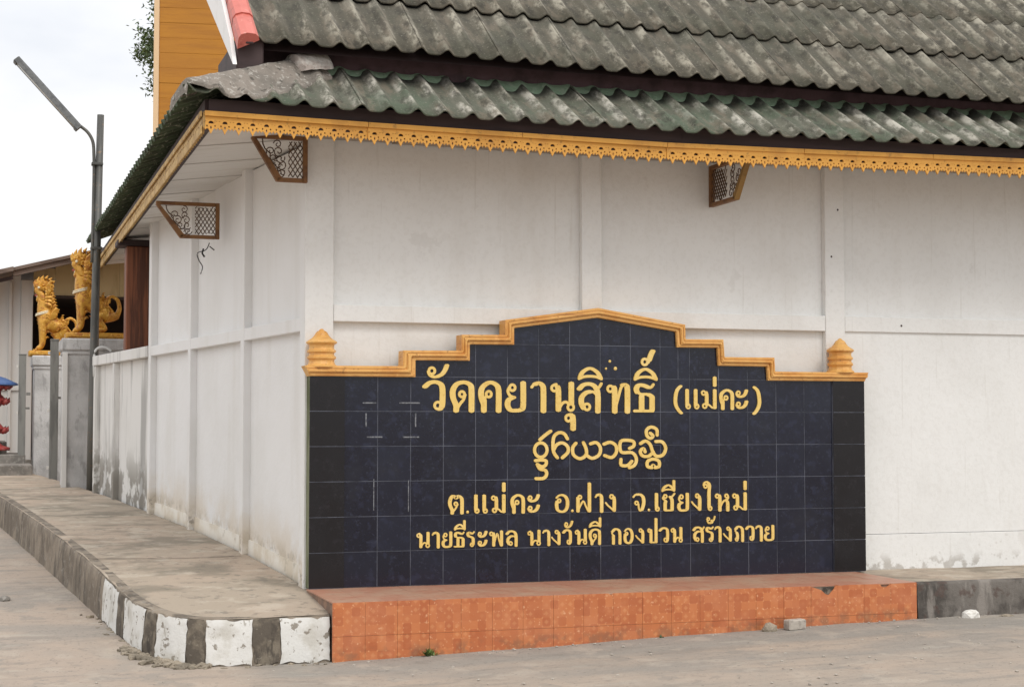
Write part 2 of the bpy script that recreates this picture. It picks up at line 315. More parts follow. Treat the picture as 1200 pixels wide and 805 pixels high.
def add_tube(bm, pts, r, seg=8, cap=True):
    pts = [Vector(p) for p in pts]; rs = r if isinstance(r, (list, tuple)) else [r]*len(pts)
    rings = []
    up = Vector((0, 0, 1))
    for i, p in enumerate(pts):
        d = (pts[min(i+1, len(pts)-1)] - pts[max(i-1, 0)]).normalized()
        a = d.cross(up if abs(d.z) < .95 else Vector((1, 0, 0))).normalized(); b = d.cross(a)
        rings.append([bm.verts.new(p + (a*math.cos(t)+b*math.sin(t))*rs[i]) for t in [2*PI*k/seg for k in range(seg)]])
    for A, B in zip(rings, rings[1:]):
        for k in range(seg): bm.faces.new((A[k], A[(k+1) % seg], B[(k+1) % seg], B[k]))
    if cap: bm.faces.new(rings[0][::-1]); bm.faces.new(rings[-1])
def add_lathe(bm, prof, c, seg=20, rot=0.0):
    rings = []
    for r, z in prof:
        rings.append([bm.verts.new((c[0]+r*math.cos(2*PI*k/seg+rot), c[1]+r*math.sin(2*PI*k/seg+rot), c[2]+z)) for k in range(seg)])
    for A, B in zip(rings, rings[1:]):
        for k in range(seg): bm.faces.new((A[k], A[(k+1) % seg], B[(k+1) % seg], B[k]))
    bm.faces.new(rings[0][::-1]); bm.faces.new(rings[-1])
def catmull(pts, n=5):
    P = [Vector(p) for p in pts]
    if len(P) < 3: return P
    out = []
    for i in range(len(P)-1):
        p0 = P[max(i-1, 0)]; p1 = P[i]; p2 = P[i+1]; p3 = P[min(i+2, len(P)-1)]
        for k in range(n):
            t = k/n
            out.append(.5*((2*p1)+(p2-p0)*t+(2*p0-5*p1+4*p2-p3)*t*t+(3*p1-p0-3*p2+p3)*t**3))
    out.append(P[-1]); return out
def lerp(tab, x):
    if x <= tab[0][0]: return tab[0][1]
    for (a, u), (b, v) in zip(tab, tab[1:]):
        if x <= b: return u+(v-u)*(x-a)/(b-a)
    return tab[-1][1]
def nrm(p, s, seed=0.0): return noise.noise(Vector((p[0]*s+seed, p[1]*s, p[2]*s)))

# ================================================================ SETTING
WALK = [(-14, .262), (-.9, .265), (0, .34), (1.7, .48), (3.4, .57), (6.5, .69), (9, .76), (14, .85), (60, .95)]
def walk_z(y): return lerp(WALK, y)
RISE = [(-60, -.03), (-.8, -.02), (0, .055), (.75, .10), (2.4, .18), (4, .26), (7.2, .42), (14, .62), (60, .8), (2000, 1.0)]
def ground_z(x, y):
    front = max(0.0, min(1.0, (x+.2)/4.4))*.125-.022
    return max(front, lerp(RISE, y)) if x < 0 else front + max(0, lerp(RISE, y)+.02)*.3
def grid_lines(dense0, dense1, step, far):
    L = []; v = dense0
    while v <= dense1+1e-6: L.append(v); v += step
    a = dense0; b = dense1; s = step
    while s < far:
        s *= 1.9; a -= s; b += s; L = [a]+L+[b]
    return L
gx = grid_lines(-4.5, 8.0, .08, 500); gy = grid_lines(-5.0, 9.0, .10, 500)
vv = []; ff = []
for y in gy:
    for x in gx:
        z = ground_z(x, y)
        near = max(0, 1-abs(x)/20)*max(0, 1-abs(y)/20)
        z += near*(.012*nrm((x, y, 0), 1.1)+.006*nrm((x, y, 0), 4.5, 9))
        vv.append((x, y, z))
nx = len(gx)
for j in range(len(gy)-1):
    for i in range(nx-1): ff.append((j*nx+i, j*nx+i+1, (j+1)*nx+i+1, (j+1)*nx+i))
tag(put('road', mesh(vv, ff, True), m_road), kind='structure')

# raised footpath round the corner: kerb line from the far left to the tiled platform
KERB = [(-2.55, 12.0), (-2.25, 9.5), (-1.977, 7.184), (-1.642, 3.983), (-1.478, 2.374), (-1.301, .743), (-1.225, .075), (-1.13, -.36), (-1.02, -.60), (-.88, -.735),
        (-.72, -.782), (-.537, -.80), (-.283, -.805), (-.034, -.81)]
kc = [Vector((p[0], p[1], 0)) for p in KERB]
kc = catmull(kc, 8)
def add_sheet_walk():
    bm = bmesh.new(); rows = []
    for i, p in enumerate(kc):
        # inner point on the wall line, same fraction
        t = i/(len(kc)-1)
        if p.y > .1: q = Vector((-.02-.127*(p.y-.1)/.992+.03, p.y, 0))
        else: q = Vector((.05, .12 if p.y > -.3 else .12, 0))
        row = []
        for k in range(13):
            u = k/12; v = p.lerp(q, u)
            z = walk_z(v.y)+(.02 if u == 0 else .0)*0 + .006*nrm((v.x, v.y, 0), 2.3)+.003*nrm((v.x, v.y, 0), 9)
            row.append(bm.verts.new((v.x, v.y, z)))
        rows.append(row)
    for A, B in zip(rows, rows[1:]):
        for k in range(12): bm.faces.new((A[k], A[k+1], B[k+1], B[k]))
    return fin(bm, True)
tag(put('footpath', add_sheet_walk(), m_walk), kind='structure')
for yj, xa in ((4.85, -1.73), (1.55, -1.38), (8.0, -2.06)):
    bm = bmesh.new(); A = []; xb = -.03-.128*yj
    for i in range(41):
        x = xa+.02+(xb-xa-.03)*i/40; y = yj+.04*math.sin(x*5+yj)+.012*nrm((x, yj, 0), 14); wj = .006+.004*nrm((x, yj, 2), 20)
        A.append([bm.verts.new((x, y+d, walk_z(y+d)+.0045+.006*nrm((x, y+d, 0), 2.3)+.003*nrm((x, y+d, 0), 9))) for d in (-wj, wj)])
    for a, b in zip(A, A[1:]): bm.faces.new((a[0], b[0], b[1], a[1]))
    tag(put('footpath_joint', fin(bm), m_jointdirt), kind='structure')
# kerb face: rounded, irregular, follows the road
def outward(i):
    a = kc[max(0, i-1)]; b = kc[min(len(kc)-1, i+1)]; d = (b-a).normalized(); return Vector((d.y*-1, d.x, 0))*-1 if False else Vector((-d.y, d.x, 0))*-1
def kerb_section(i, off=0.0):
    p = kc[i]; o = outward(i)
    # kerb runs far-left to right; outward is away from the wall
    if (Vector((0.5, 3, 0))-p).dot(o) > 0: o = -o
    zt = walk_z(p.y); zb = ground_z(p.x, p.y)-.05
    return p, o, zt, zb
bm = bmesh.new(); rows = []
for i in range(len(kc)):
    p, o, zt, zb = kerb_section(i)
    sec = []
    hh = [(-.075, 0.004), (-.02, .004), (.0, -.004), (.008, -.02)]
    for d, dz in hh: sec.append((p+o*(d), zt+dz))
    for k in range(1, 7): sec.append((p+o*(.010+.018*k/6), zt-.02+(zb-zt+.02)*k/6))
    rr = []
    for (q, z) in sec:
        j = .008*nrm((q.x, q.y, z), 6)+.004*nrm((q.x, q.y, z), 19)
        rr.append(bm.verts.new((q.x+o.x*j, q.y+o.y*j, z+.5*j)))
    rows.append(rr)
for A, B in zip(rows, rows[1:]):
    for k in range(len(A)-1): bm.faces.new((A[k], A[k+1], B[k+1], B[k]))
kerb = tag(put('kerb', fin(bm, True), m_kerb), kind='structure')
# white painted stripes with ragged edges (arc length measured back from the platform)
arc = [0.0]*len(kc)
for i in range(len(kc)-2, -1, -1): arc[i] = arc[i+1]+(kc[i]-kc[i+1]).length
def at_arc(s):
    for i in range(len(kc)-1, 0, -1):
        if arc[i] <= s <= arc[i-1]:
            t = (s-arc[i])/(arc[i-1]-arc[i]); a = kerb_section(i); b = kerb_section(i-1)
            return a[0].lerp(b[0], t), a[1].lerp(b[1], t).normalized(), a[2]+(b[2]-a[2])*t, a[3]+(b[3]-a[3])*t
def stripe(s0, s1, seed):
    bm = bmesh.new(); n = 16; m_ = 9; g = []
    for a in range(n+1):
        row = []
        for b in range(m_+1):
            v = b/m_; u = a/n
            s = s0+(s1-s0)*u
            if a in (0, n): s += .014*nrm((s0*3, v*3, seed+a), 1.4)+.008*nrm((s0, v*11, seed+a), 2)
            p, o, zt, zb = at_arc(max(.001, s))
            zlo = zb+.058+.022*nrm((s*9, seed, 0), 1.5); z = zt-.006-(zt-.006-zlo)*v
            if b == 0: z -= max(0, .022*nrm((s*14, seed, 3), 1.3))
            kk = max(0, (zt-.02-z)/(zt-.02-zb)); d = .0+(.014 if v > .05 else .008)+.018*kk
            q = p+o*(d+.004)
            j = .008*nrm((q.x, q.y, z), 6)+.004*nrm((q.x, q.y, z), 19)
            row.append(bm.verts.new((q.x+o.x*j, q.y+o.y*j, z)))
        g.append(row)
    for A, B in zip(g, g[1:]):
        for k in range(m_): bm.faces.new((A[k], A[k+1], B[k+1], B[k]))
    return fin(bm, True)
for k, (a, b) in enumerate([(.004, .315), (.495, .778), (.90, 1.15), (1.325, 1.75), (1.95, 2.50)]):
    put('paint_stripe', stripe(a, b, k*7.3), m_kerbpaint, kerb)
for k, (a, b) in enumerate([(.322, .488), (.786, .893), (1.158, 1.318), (1.757, 1.943)]):
    put('black_stripe', stripe(a, b, 40+k*5.1), m_kerbblack, kerb)
# broken mortar spilling at the foot of the kerb
bm = bmesh.new()
for k in range(150):
    s = random.uniform(.0, 3.0) if k % 4 == 0 else random.uniform(.75, 1.5)
    p, o, zt, zb = at_arc(s)
    q = p+o*(.03+abs(random.gauss(0, .055))); r = random.uniform(.006, .030)*(1.25 if .75 < s < 1.5 else .75)
    m_r = Matrix.Translation((q.x, q.y, ground_z(q.x, q.y)+r*.15)) @ Matrix.Rotation(random.random()*6, 4, 'Z') @ Matrix.Diagonal((1.7*r, 1.1*r, .6*r, 1))
    res = bmesh.ops.create_icosphere(bm, subdivisions=1, radius=1, matrix=m_r)
    for v in res['verts']: v.co += Vector((random.uniform(-1, 1), random.uniform(-1, 1), random.uniform(-1, 1)))*r*.25
tag(put('rubble', fin(bm), m_rubble), kind='stuff', label='crumbled mortar and grit along the foot of the kerb')
# loose grit on the road
bm = bmesh.new()
for k in range(260):
    x = random.uniform(-2.6, 5.5); y = random.uniform(-3.2, -.9)
    if k % 4 == 0: y = -.9-abs(random.gauss(0, .05)); x = random.uniform(0, 5.4)
    if x < -1 and y > -1.2: continue
    r = random.uniform(.003, .010)
    res = bmesh.ops.create_icosphere(bm, subdivisions=1, radius=1, matrix=Matrix.Translation((x, y, ground_z(x, y)+r*.3)) @ Matrix.Rotation(random.random()*6, 4, 'Z') @ Matrix.Diagonal((1.5*r, r, .6*r, 1)))
tag(put('gravel', fin(bm), m_block), kind='stuff', label='loose grit scattered over the road in front of the step')

# walkway and blackened kerb to the right of the platform
bm = bmesh.new(); g = []
xs = [4.05+.12*i for i in range(70)]
for x in xs:
    row = []
    for j in range(11):
        y = -.86+1.02*j/10; z = .353-.008*j/10*0+.004*nrm((x, y, 0), 3)
        if j == 0: z -= .004
        row.append(bm.verts.new((x, y, z)))
    g.append(row)
for A, B in zip(g, g[1:]):
    for k in range(10): bm.faces.new((A[k], B[k], B[k+1], A[k+1]))
tag(put('walkway', fin(bm, True), m_walk), kind='structure')
bm = bmesh.new(); g = []
for x in [4.238+.05*i for i in range(160)]:
    row = []
    for (y, z) in [(-.81, .357), (-.852, .357), (-.866, .351), (-.872, .335), (-.874, .26), (-.878, .18), (-.885, .08), (-.89, -.05)]:
        j = .010*nrm((x, y*3, z), 5)+.005*nrm((x, y, z), 17)
        row.append(bm.verts.new((x, y-j, z+j*.3)))
    g.append(row)
for A, B in zip(g, g[1:]):
    for k in range(7): bm.faces.new((A[k], A[k+1], B[k+1], B[k]))
tag(put('roadside_kerb', fin(bm, True), m_kerbdark), kind='structure')

# ================================================================ TILED PLATFORM
plat = thing('tiled_platform', 'low orange tiled step with chipped top edge under the black sign', 'platform', (2.1, -.44, 0))
box('bed', (-.022, -.868, -.1), (4.228, .02, .352), m_tilegrout, plat, 0)
TS = .213
for i in range(20):
    x0 = -.03+i*TS+.0008; x1 = -.03+(i+1)*TS-.0008
    x1 = min(x1, 4.235)
    for j, (z1, z0) in enumerate([(.3575, .3575-TS), (.3575-TS-.0016, -.08)]):
        zt = z1
        poly = [(x0, z0), (x1, z0), (x1, zt), (x0, zt)]
        if j == 0:
            # chips broken out of the top edge
            chips = {16: [(3.612, zt-.01), (3.575, zt-.012), (3.555, .335), (3.52, .292), (3.49, .300), (3.46, .326)], 18: [(4.02, zt-.003), (3.985, .332), (3.945, .336), (3.93, zt-.002)], 3: [(.66, zt), (.64, zt-.008), (.62, zt)], 8: [(1.90, zt), (1.875, zt-.010), (1.85, zt)]}
            cut = []
            for key, c in chips.items():
                inside = [q for q in c if x0 < q[0] < x1]
                cut += inside
            if cut:
                cut.sort(key=lambda q: -q[0])
                poly = [(x0, z0), (x1, z0), (x1, zt)]+cut+[(x0, zt)]
                if i == 16: poly = [(x0, z0), (x1, z0), (x1, zt)]+[(3.575, zt), (3.560, .332), (3.52, .292), (3.492, .300), (3.46, .328), (3.41, .345), (x0+.002, zt-.004)]
                if i == 17: poly = [(x0, z0), (x1, z0), (x1, zt), (3.64, zt), (3.62, zt-.004), (x0, zt)]
        jit = random.uniform(-.0008, .0008)
        bm = bmesh.new(); add_prism(bm, poly, -.880+jit, -.869)
        put('tile', fin(bm), m_orange, plat)
    for j in range(3):
        y0 = -.878+j*.30; y1 = min(y0+.298, -.0)
        bm = bmesh.new(); zj = random.uniform(-.0006, .0006)
        add_box(bm, (x0, y0, .352+zj), (x1, y1, .360+zj)) if i not in (16,) or j > 0 else add_prism(bm, [(x0, .352), (x1, .352), (x1, .36), (x0, .36)], y0+.018, y1)
        put('top_tile', fin(bm), m_orangetop, plat)
put('exposed_patch', fin_ := (lambda: (lambda b: (add_prism(b, [(3.40, .346), (3.47, .318), (3.52, .285), (3.57, .325), (3.61, .351)], -.8715, -.8695), fin(b))[1])(bmesh.new()))(), m_chip, plat)

# ================================================================ SIGN
sign = thing('temple_sign', 'black tiled temple name wall with stepped gold trim and Thai lettering', 'sign', (2.15, .03, .36))
INNER = [(-.019, 1.826), (.73, 1.826), (.73, 1.944), (1.130, 1.946), (1.130, 2.062), (1.463, 2.065), (1.463, 2.185), (2.11, 2.273), (2.737, 2.181), (2.745, 2.064), (3.074, 2.066), (3.082, 1.932), (3.486, 1.929), (3.494, 1.824), (4.325, 1.824)]
OUTER = [(-.058, 1.896), (.640, 1.900), (.643, 2.010), (1.069, 2.014), (1.069, 2.128), (1.395, 2.132), (1.395, 2.240), (2.11, 2.342), (2.805, 2.232), (2.809, 2.124), (3.118, 2.127), (3.127, 1.995), (3.543, 1.996), (3.548, 1.890), (4.352, 1.890)]
MID = [((a[0]+b[0])/2, (a[1]+b[1])/2) for a, b in zip(INNER, OUTER)]
MID[0] = (-.012, MID[0][1]); MID[-1] = (4.318, MID[-1][1])
bm = bmesh.new(); add_prism(bm, [(-.012, .361)]+MID+[(4.318, .361)], .0, .118)
put('backing', fin(bm), m_side, sign)
bm = bmesh.new(); add_prism(bm, [(-.008, .3625)]+[(max(-.008, min(4.314, p[0])), p[1]-.008) for p in MID]+[(4.314, .3625)], -.0066, -.0005)
put('grout', fin(bm), m_grout, sign)
TOPF = []
for a in INNER: TOPF.append(a)
def mids(k, f): return (INNER[k][0]*(1-f)+OUTER[k][0]*f, INNER[k][1]*(1-f)+OUTER[k][1]*f)
TOPP = [mids(k, .3) for k in range(15)]
def top_profile(x0, x1, zc):
    """top outline between x0 and x1 capped at zc, left to right"""
    pts = []
    def zat(x, side):
        for (a, b) in zip(TOPP, TOPP[1:]):
            if a[0]-1e-6 <= x <= b[0]+1e-6 and b[0]-a[0] > .02:
                if (side > 0 and x < b[0]-1e-5) or (side < 0 and x > a[0]+1e-5):
                    return a[1]+(b[1]-a[1])*(x-a[0])/(b[0]-a[0])
        return 1.83
    xs_ = [x0]+[p[0] for p in TOPP if x0 < p[0] < x1]+[x1]
    for k, x in enumerate(xs_):
        if k > 0: pts.append((x, min(zc, zat(x, -1))))
        if k < len(xs_)-1: pts.append((x, min(zc, zat(x, 1))))
    out = []
    for p in pts:
        if not out or abs(out[-1][0]-p[0])+abs(out[-1][1]-p[1]) > 1e-4: out.append(p)
    return out
cw = (4.049-.228)/16
cols = [.228+cw*i for i in range(17)]
rowz = [.363+.2440*i for i in range(7)]+[2.067, 2.30]
G = .0026
for r in range(8):
    z0, z1 = rowz[r]+G, rowz[r+1]-G
    if z1 > 1.83 and r == 5: z1 = rowz[6]-G
    for c in range(16):
        x0, x1 = cols[c]+G, cols[c+1]-G
        if r >= 6:
            tp = top_profile(x0, x1, z1)
            if max(p[1] for p in tp) < z0+.01: continue
            tp = [(p[0], max(p[1], z0)) for p in tp]
            poly = [(x0, z0), (x1, z0)]+tp[::-1]
            cl = []
            for p in poly:
                if not cl or abs(cl[-1][0]-p[0])+abs(cl[-1][1]-p[1]) > 1e-4: cl.append(p)
            if abs(cl[0][0]-cl[-1][0])+abs(cl[0][1]-cl[-1][1]) < 1e-4: cl.pop()
            poly = cl
        else: poly = [(x0, z0), (x1, z0), (x1, z1), (x0, z1)]
        bm = bmesh.new(); yj = random.uniform(-.0007, .0007)
        cx_ = (x0+x1)/2; cz_ = (z0+z1)/2; tx = random.uniform(-.004, .004); tz = random.uniform(-.004, .004)
        add_prism(bm, poly, -.0085, -.0068)
        for v in bm.verts:
            if v.co.y < -.0075: v.co.y += yj+(v.co.x-cx_)*tx+(v.co.z-cz_)*tz
        put('tile', fin(bm), m_tile, sign)
for (x0, x1) in ((-.019, .2265), (4.0505, 4.322)):
    bm = bmesh.new(); add_box(bm, (x0+.004, -.0252, .3615), (x1-.004, -.0068, 1.83)); put('pilaster', fin(bm), m_grout, sign)
    for r in range(6):
        bm = bmesh.new(); add_box(bm, (x0, -.027+random.uniform(-.0004, .0004), rowz[r]+G), (x1, -.0253, rowz[r+1]-G), 0); put('tile', fin(bm), m_tile_plain, sign)
# stepped moulding in three beads
for f0, f1, yf in ((-.02, .36, -.040), (.36, .68, -.058), (.68, 1.0, -.048)):
    bm = bmesh.new()
    A = [mids(k, f0) for k in range(15)]; B = [mids(k, f1) for k in range(15)]
    n = 15; y0, y1 = yf, .10
    va = [bm.verts.new((p[0], y0, p[1])) for p in A]; vb = [bm.verts.new((p[0], y0, p[1])) for p in B]
    vc = [bm.verts.new((p[0], y1, p[1])) for p in A]; vd = [bm.verts.new((p[0], y1, p[1])) for p in B]
    for k in range(n-1):
        bm.faces.new((va[k], va[k+1], vb[k+1], vb[k])); bm.faces.new((vd[k], vd[k+1], vc[k+1], vc[k]))
        bm.faces.new((vb[k], vb[k+1], vd[k+1], vd[k])); bm.faces.new((vc[k], vc[k+1], va[k+1], va[k]))
    bm.faces.new((va[0], vb[0], vd[0], vc[0])); bm.faces.new((va[-1], vc[-1], vd[-1], vb[-1]))
    bmesh.ops.recalc_face_normals(bm, faces=bm.faces)
    bmesh.ops.bevel(bm, geom=[e for e in bm.edges if all(v.co.y < 0 for v in e.verts)], offset=.006, segments=2, affect='EDGES')
    put('trim', fin(bm), m_trim, sign)
for cx in (.074, 4.150):
    bm = bmesh.new()
    prof = [(.118, 0), (.118, .012), (.102, .022), (.095, .045), (.097, .058), (.108, .066), (.108, .080), (.097, .088), (.094, .108), (.107, .116), (.107, .130), (.096, .138), (.093, .150), (.095, .172),
            (.114, .184), (.117, .192), (.112, .200), (.092, .212), (.070, .228), (.055, .246), (.045, .264), (.036, .276), (.022, .283), (.016, .290), (.010, .296), (.002, .298)]
    prof = [(r*.93, z*.90) for r, z in prof]
    add_lathe(bm, prof, (cx, .035, 1.888), 12, PI/12)
    put('finial', fin(bm), m_trim, sign)
# glue marks of a removed plate, and stray gold dots
for (x0, z0, x1, z1) in [(.359, 1.641, .456, 1.641), (.622, 1.642, .771, 1.643), (.383, 1.57, .384, 1.474), (.740, 1.57, .741, 1.474), (.39, 1.403, .50, 1.403), (.648, 1.402, .766, 1.402), (.44, 1.11, .441, .89), (.69, 1.10, .691, .88)]:
    w = .009 if z0 > 1.2 else .006
    if abs(x1-x0) > abs(z1-z0): b0, b1 = (x0, z0-w/2), (x1, z0+w/2)
    else: b0, b1 = (x0-w/2, z1), (x0+w/2, z0)
    box('glue_mark', (b0[0], -.0112, b0[1]), (b1[0], -.0075, b1[1]), m_glue, sign, 0)
bm = bmesh.new()
for x, z, r in ((2.213, 1.953, .011), (2.257, 1.900, .014), (2.183, 1.899, .009)):
    bmesh.ops.create_uvsphere(bm, u_segments=10, v_segments=6, radius=1, matrix=Matrix.Translation((x, -.009, z)) @ Matrix.Diagonal((r, .006, r, 1)))
put('stray_dots', fin(bm, True), m_letter, sign)

# ---- lettering: every letter is drawn as pen strokes and cut as a raised piece
T_, H_ = 'T', 't'
def hook_loop(cx, cy, r=.105): return ('o', cx, cy, r)
GL = {
 'wo': (.71, [('T', [(.05, .80), (.2, .93), (.4, .96), (.57, .88), (.62, .7), (.62, .3), (.60, .14)]), ('t', [(.62, .22), (.60, .08), (.49, .05)]), ('o', .47, .18, .125)]),
 'mai_han': (0, [('o', .27, 1.33, .115), ('t', [(.155, 1.30), (.2, 1.19), (.33, 1.13), (.5, 1.15)]), ('T', [(.45, 1.14), (.6, 1.22), (.70, 1.36), (.76, 1.52)])]),
 'do': (.78, [('T', [(.19, 0), (.19, .18), (.09, .45), (.09, .7), (.22, .9), (.45, .96), (.64, .88), (.69, .7), (.69, 0)]), ('o', .38, .56, .10), ('t', [(.48, .54), (.43, .38), (.32, .24), (.24, .10)])]),
 'kho': (.78, [('T', [(.17, 0), (.17, .38)]), ('T', [(.17, .22), (.08, .5), (.11, .78), (.35, .96), (.58, .9), (.68, .7), (.68, 0)]), ('o', .34, .57, .105), ('t', [(.25, .50), (.2, .42), (.18, .3)])]),
 'yo': (.70, [('o', .25, .80, .11), ('t', [(.145, .80), (.10, .68), (.17, .53), (.33, .47)]), ('T', [(.27, .47), (.12, .38), (.09, .2), (.18, .05), (.36, .03), (.54, .06), (.61, .2), (.61, .97)])]),
 'aa': (.50, [('t', [(.04, .82), (.12, .92), (.22, .96)]), ('T', [(.14, .92), (.27, .96), (.38, .88), (.41, .7), (.41, 0)])]),
 'no': (.86, [('o', .13, .80, .11), ('t', [(.13, .91), (.2, .93)]), ('T', [(.24, .85), (.27, .7), (.27, .05)]), ('t', [(.27, .05), (.40, .27), (.53, .33), (.64, .26)]), ('o', .70, .15, .12), ('T', [(.72, .97), (.72, .26)])]),
 'sara_u': (0, [('o', .62, -.22, .115), ('T', [(.76, -.14), (.78, -.3), (.78, -.60)]), ('t', [(.62, -.105), (.74, -.10), (.79, -.2)])]),
 'so': (.82, [('T', [(.05, .78), (.2, .93), (.42, .95), (.58, .85), (.66, .6), (.66, 0)]), ('t', [(.58, .80), (.70, .84), (.78, .97)]), ('T', [(.19, .12), (.12, .28), (.13, .5), (.28, .66), (.42, .69)]), ('t', [(.4, .69), (.52, .68), (.62, .58)]), ('o', .30, .17, .115)]),
 'sara_i': (0, [('t', [(.04, 1.13), (.2, 1.20), (.4, 1.22), (.6, 1.20), (.78, 1.13)]), ('T', [(.07, 1.16), (.16, 1.36), (.4, 1.49), (.64, 1.36), (.75, 1.16)])]),
 'sara_ii': (0, [('t', [(.04, 1.13), (.2, 1.20), (.4, 1.22), (.6, 1.20), (.74, 1.13)]), ('T', [(.07, 1.16), (.16, 1.34), (.4, 1.46), (.6, 1.34), (.70, 1.18)]), ('T', [(.72, 1.16), (.72, 1.70)])]),
 'tho': (.80, [('o', .13, .80, .11), ('T', [(.25, .86), (.28, .7), (.28, 0)]), ('t', [(.30, .12), (.40, .5), (.5, .85), (.6, .95)]), ('T', [(.55, .93), (.66, .93), (.71, .78), (.71, 0)])]),
 'tho_thong': (.72, [('t', [(.68, .96), (.60, .86), (.47, .85)]), ('T', [(.5, .86), (.32, .93), (.16, .92), (.09, .80), (.12, .68)]), ('t', [(.12, .70), (.25, .62), (.45, .62), (.58, .58)]), ('T', [(.5, .61), (.62, .54), (.63, .4), (.63, .08)]), ('T', [(.27, .55), (.27, .08)]), ('t', [(.02, .04), (.3, .04), (.66, .04)])]),
 'thanthakhat': (0, [('o', .38, 1.74, .115), ('t', [(.5, 1.72), (.55, 1.85)]), ('T', [(.53, 1.80), (.60, 2.0), (.66, 2.12)])]),
 'paren_l': (.40, [('T', [(.34, 1.17), (.16, .95), (.08, .55), (.10, .2), (.22, -.05), (.36, -.22)])]),
 'paren_r': (.40, [('T', [(.06, 1.12), (.24, .92), (.32, .5), (.30, .18), (.18, -.08), (.04, -.24)])]),
 'sara_e': (.28, [('T', [(.11, .97), (.11, .18)]), ('o', .16, .13, .115)]),
 'mo': (.76, [('o', .13, .82, .11), ('T', [(.24, .86), (.27, .7), (.27, .2)]), ('o', .18, .15, .115), ('t', [(.27, .22), (.38, .20), (.5, .08), (.6, .05)]), ('T', [(.64, .97), (.64, .05)])]),
 'mai_ek': (0, [('T', [(.64, 1.62), (.64, 1.2)])]),
 'sara_a': (.52, [('o', .13, .82, .10), ('t', [(.04, .78), (.1, .65), (.22, .62)]), ('T', [(.16, .63), (.32, .66), (.42, .78), (.47, .96)]), ('o', .13, .25, .10), ('t', [(.04, .21), (.1, .08), (.22, .05)]), ('T', [(.16, .06), (.32, .09), (.42, .21), (.47, .39)])]),
 'to': (.80, [('T', [(.19, 0), (.19, .18), (.08, .45), (.08, .7), (.17, .92), (.29, .94), (.39, .82), (.5, .94), (.63, .88), (.70, .7), (.70, 0)]), ('o', .38, .52, .095), ('t', [(.47, .50), (.40, .33), (.26, .12)])]),
 'dot': (.15, [('d', .07, .07, .085)]),
 'o': (.72, [('o', .20, .64, .10), ('T', [(.10, .60), (.07, .4), (.12, .14), (.30, .03), (.50, .08), (.61, .3), (.62, .62), (.52, .87), (.34, .96)]), ('t', [(.38, .96), (.2, .93), (.06, .80)])]),
 'fo': (.86, [('o', .20, .83, .10), ('T', [(.10, .80), (.10, .04)]), ('t', [(.10, .04), (.22, .35), (.38, .60), (.5, .35), (.64, .04)]), ('T', [(.70, .04), (.70, 1.58)])]),
 'ngo': (.62, [('o', .36, .84, .11), ('T', [(.47, .82), (.51, .6), (.50, .05)]), ('t', [(.48, .05), (.30, .22), (.14, .36), (.03, .50)])]),
 'cho_chan': (.66, [('t', [(.05, .80), (.15, .92), (.3, .96)]), ('T', [(.22, .94), (.42, .93), (.56, .75), (.57, .4), (.48, .08)]), ('t', [(.50, .10), (.38, .04), (.32, .2), (.31, .4)]), ('o', .21, .47, .10)]),
 'cho_chang': (.80, [('o', .22, .83, .10), ('t', [(.12, .82), (.08, .70), (.2, .62), (.28, .56)]), ('T', [(.24, .55), (.21, .4), (.21, .06)]), ('t', [(.2, .04), (.6, .04)]), ('T', [(.61, .06), (.61, .60), (.50, .80)]), ('t', [(.50, .78), (.62, .82), (.76, .98)])]),
 'sara_ai': (.42, [('o', .13, 1.38, .105), ('t', [(.05, 1.42), (.08, 1.56), (.2, 1.62), (.3, 1.52)]), ('T', [(.24, 1.56), (.29, 1.4), (.27, 1.0), (.27, .18)]), ('o', .31, .13, .11)]),
 'ho': (.82, [('o', .13, .82, .11), ('T', [(.24, .86), (.27, .7), (.27, 0)]), ('t', [(.28, .12), (.38, .38), (.48, .52), (.60, .60)]), ('o', .64, .82, .10), ('t', [(.60, .60), (.72, .68), (.73, .78)]), ('T', [(.60, .58), (.69, .45), (.70, 0)])]),
 'ro': (.58, [('t', [(.52, .97), (.42, .86), (.28, .86)]), ('T', [(.34, .87), (.18, .93), (.09, .84), (.14, .70), (.32, .64), (.45, .52), (.45, .16)]), ('o', .37, .14, .11)]),
 'pho': (.88, [('o', .13, .82, .11), ('T', [(.25, .86), (.27, .7), (.27, .05)]), ('t', [(.27, .05), (.36, .45), (.48, .82), (.58, .4), (.68, .05)]), ('T', [(.73, .05), (.73, .97)])]),
 'lo': (.78, [('T', [(.05, .78), (.2, .93), (.42, .95), (.6, .85), (.67, .6), (.67, 0)]), ('T', [(.19, .12), (.11, .28), (.14, .48), (.30, .62), (.42, .64)]), ('t', [(.4, .64), (.52, .63), (.64, .52)]), ('o', .30, .17, .115)]),
 'ko': (.76, [('T', [(.17, 0), (.17, .55)]), ('t', [(.17, .5), (.12, .62), (.06, .70), (.14, .86)]), ('T', [(.10, .80), (.25, .94), (.42, .96), (.60, .85), (.65, .6), (.65, 0)])]),
 'po': (.78, [('o', .13, .82, .11), ('T', [(.24, .86), (.26, .7), (.26, .05)]), ('t', [(.26, .04), (.64, .04)]), ('T', [(.65, .05), (.65, 1.58)])]),
 'mai_tho': (0, [('o', .20, 1.50, .09), ('t', [(.12, 1.46), (.18, 1.28), (.34, 1.22)]), ('T', [(.24, 1.24), (.42, 1.26), (.44, 1.4)]), ('t', [(.42, 1.36), (.56, 1.42), (.64, 1.66)])]),
 'tho_thung': (.76, [('o', .18, .13, .11), ('T', [(.24, .18), (.24, .42), (.18, .58)]), ('t', [(.2, .5), (.13, .62), (.06, .70), (.14, .86)]), ('T', [(.10, .80), (.25, .94), (.42, .96), (.60, .85), (.65, .6), (.65, 0)])]),
}
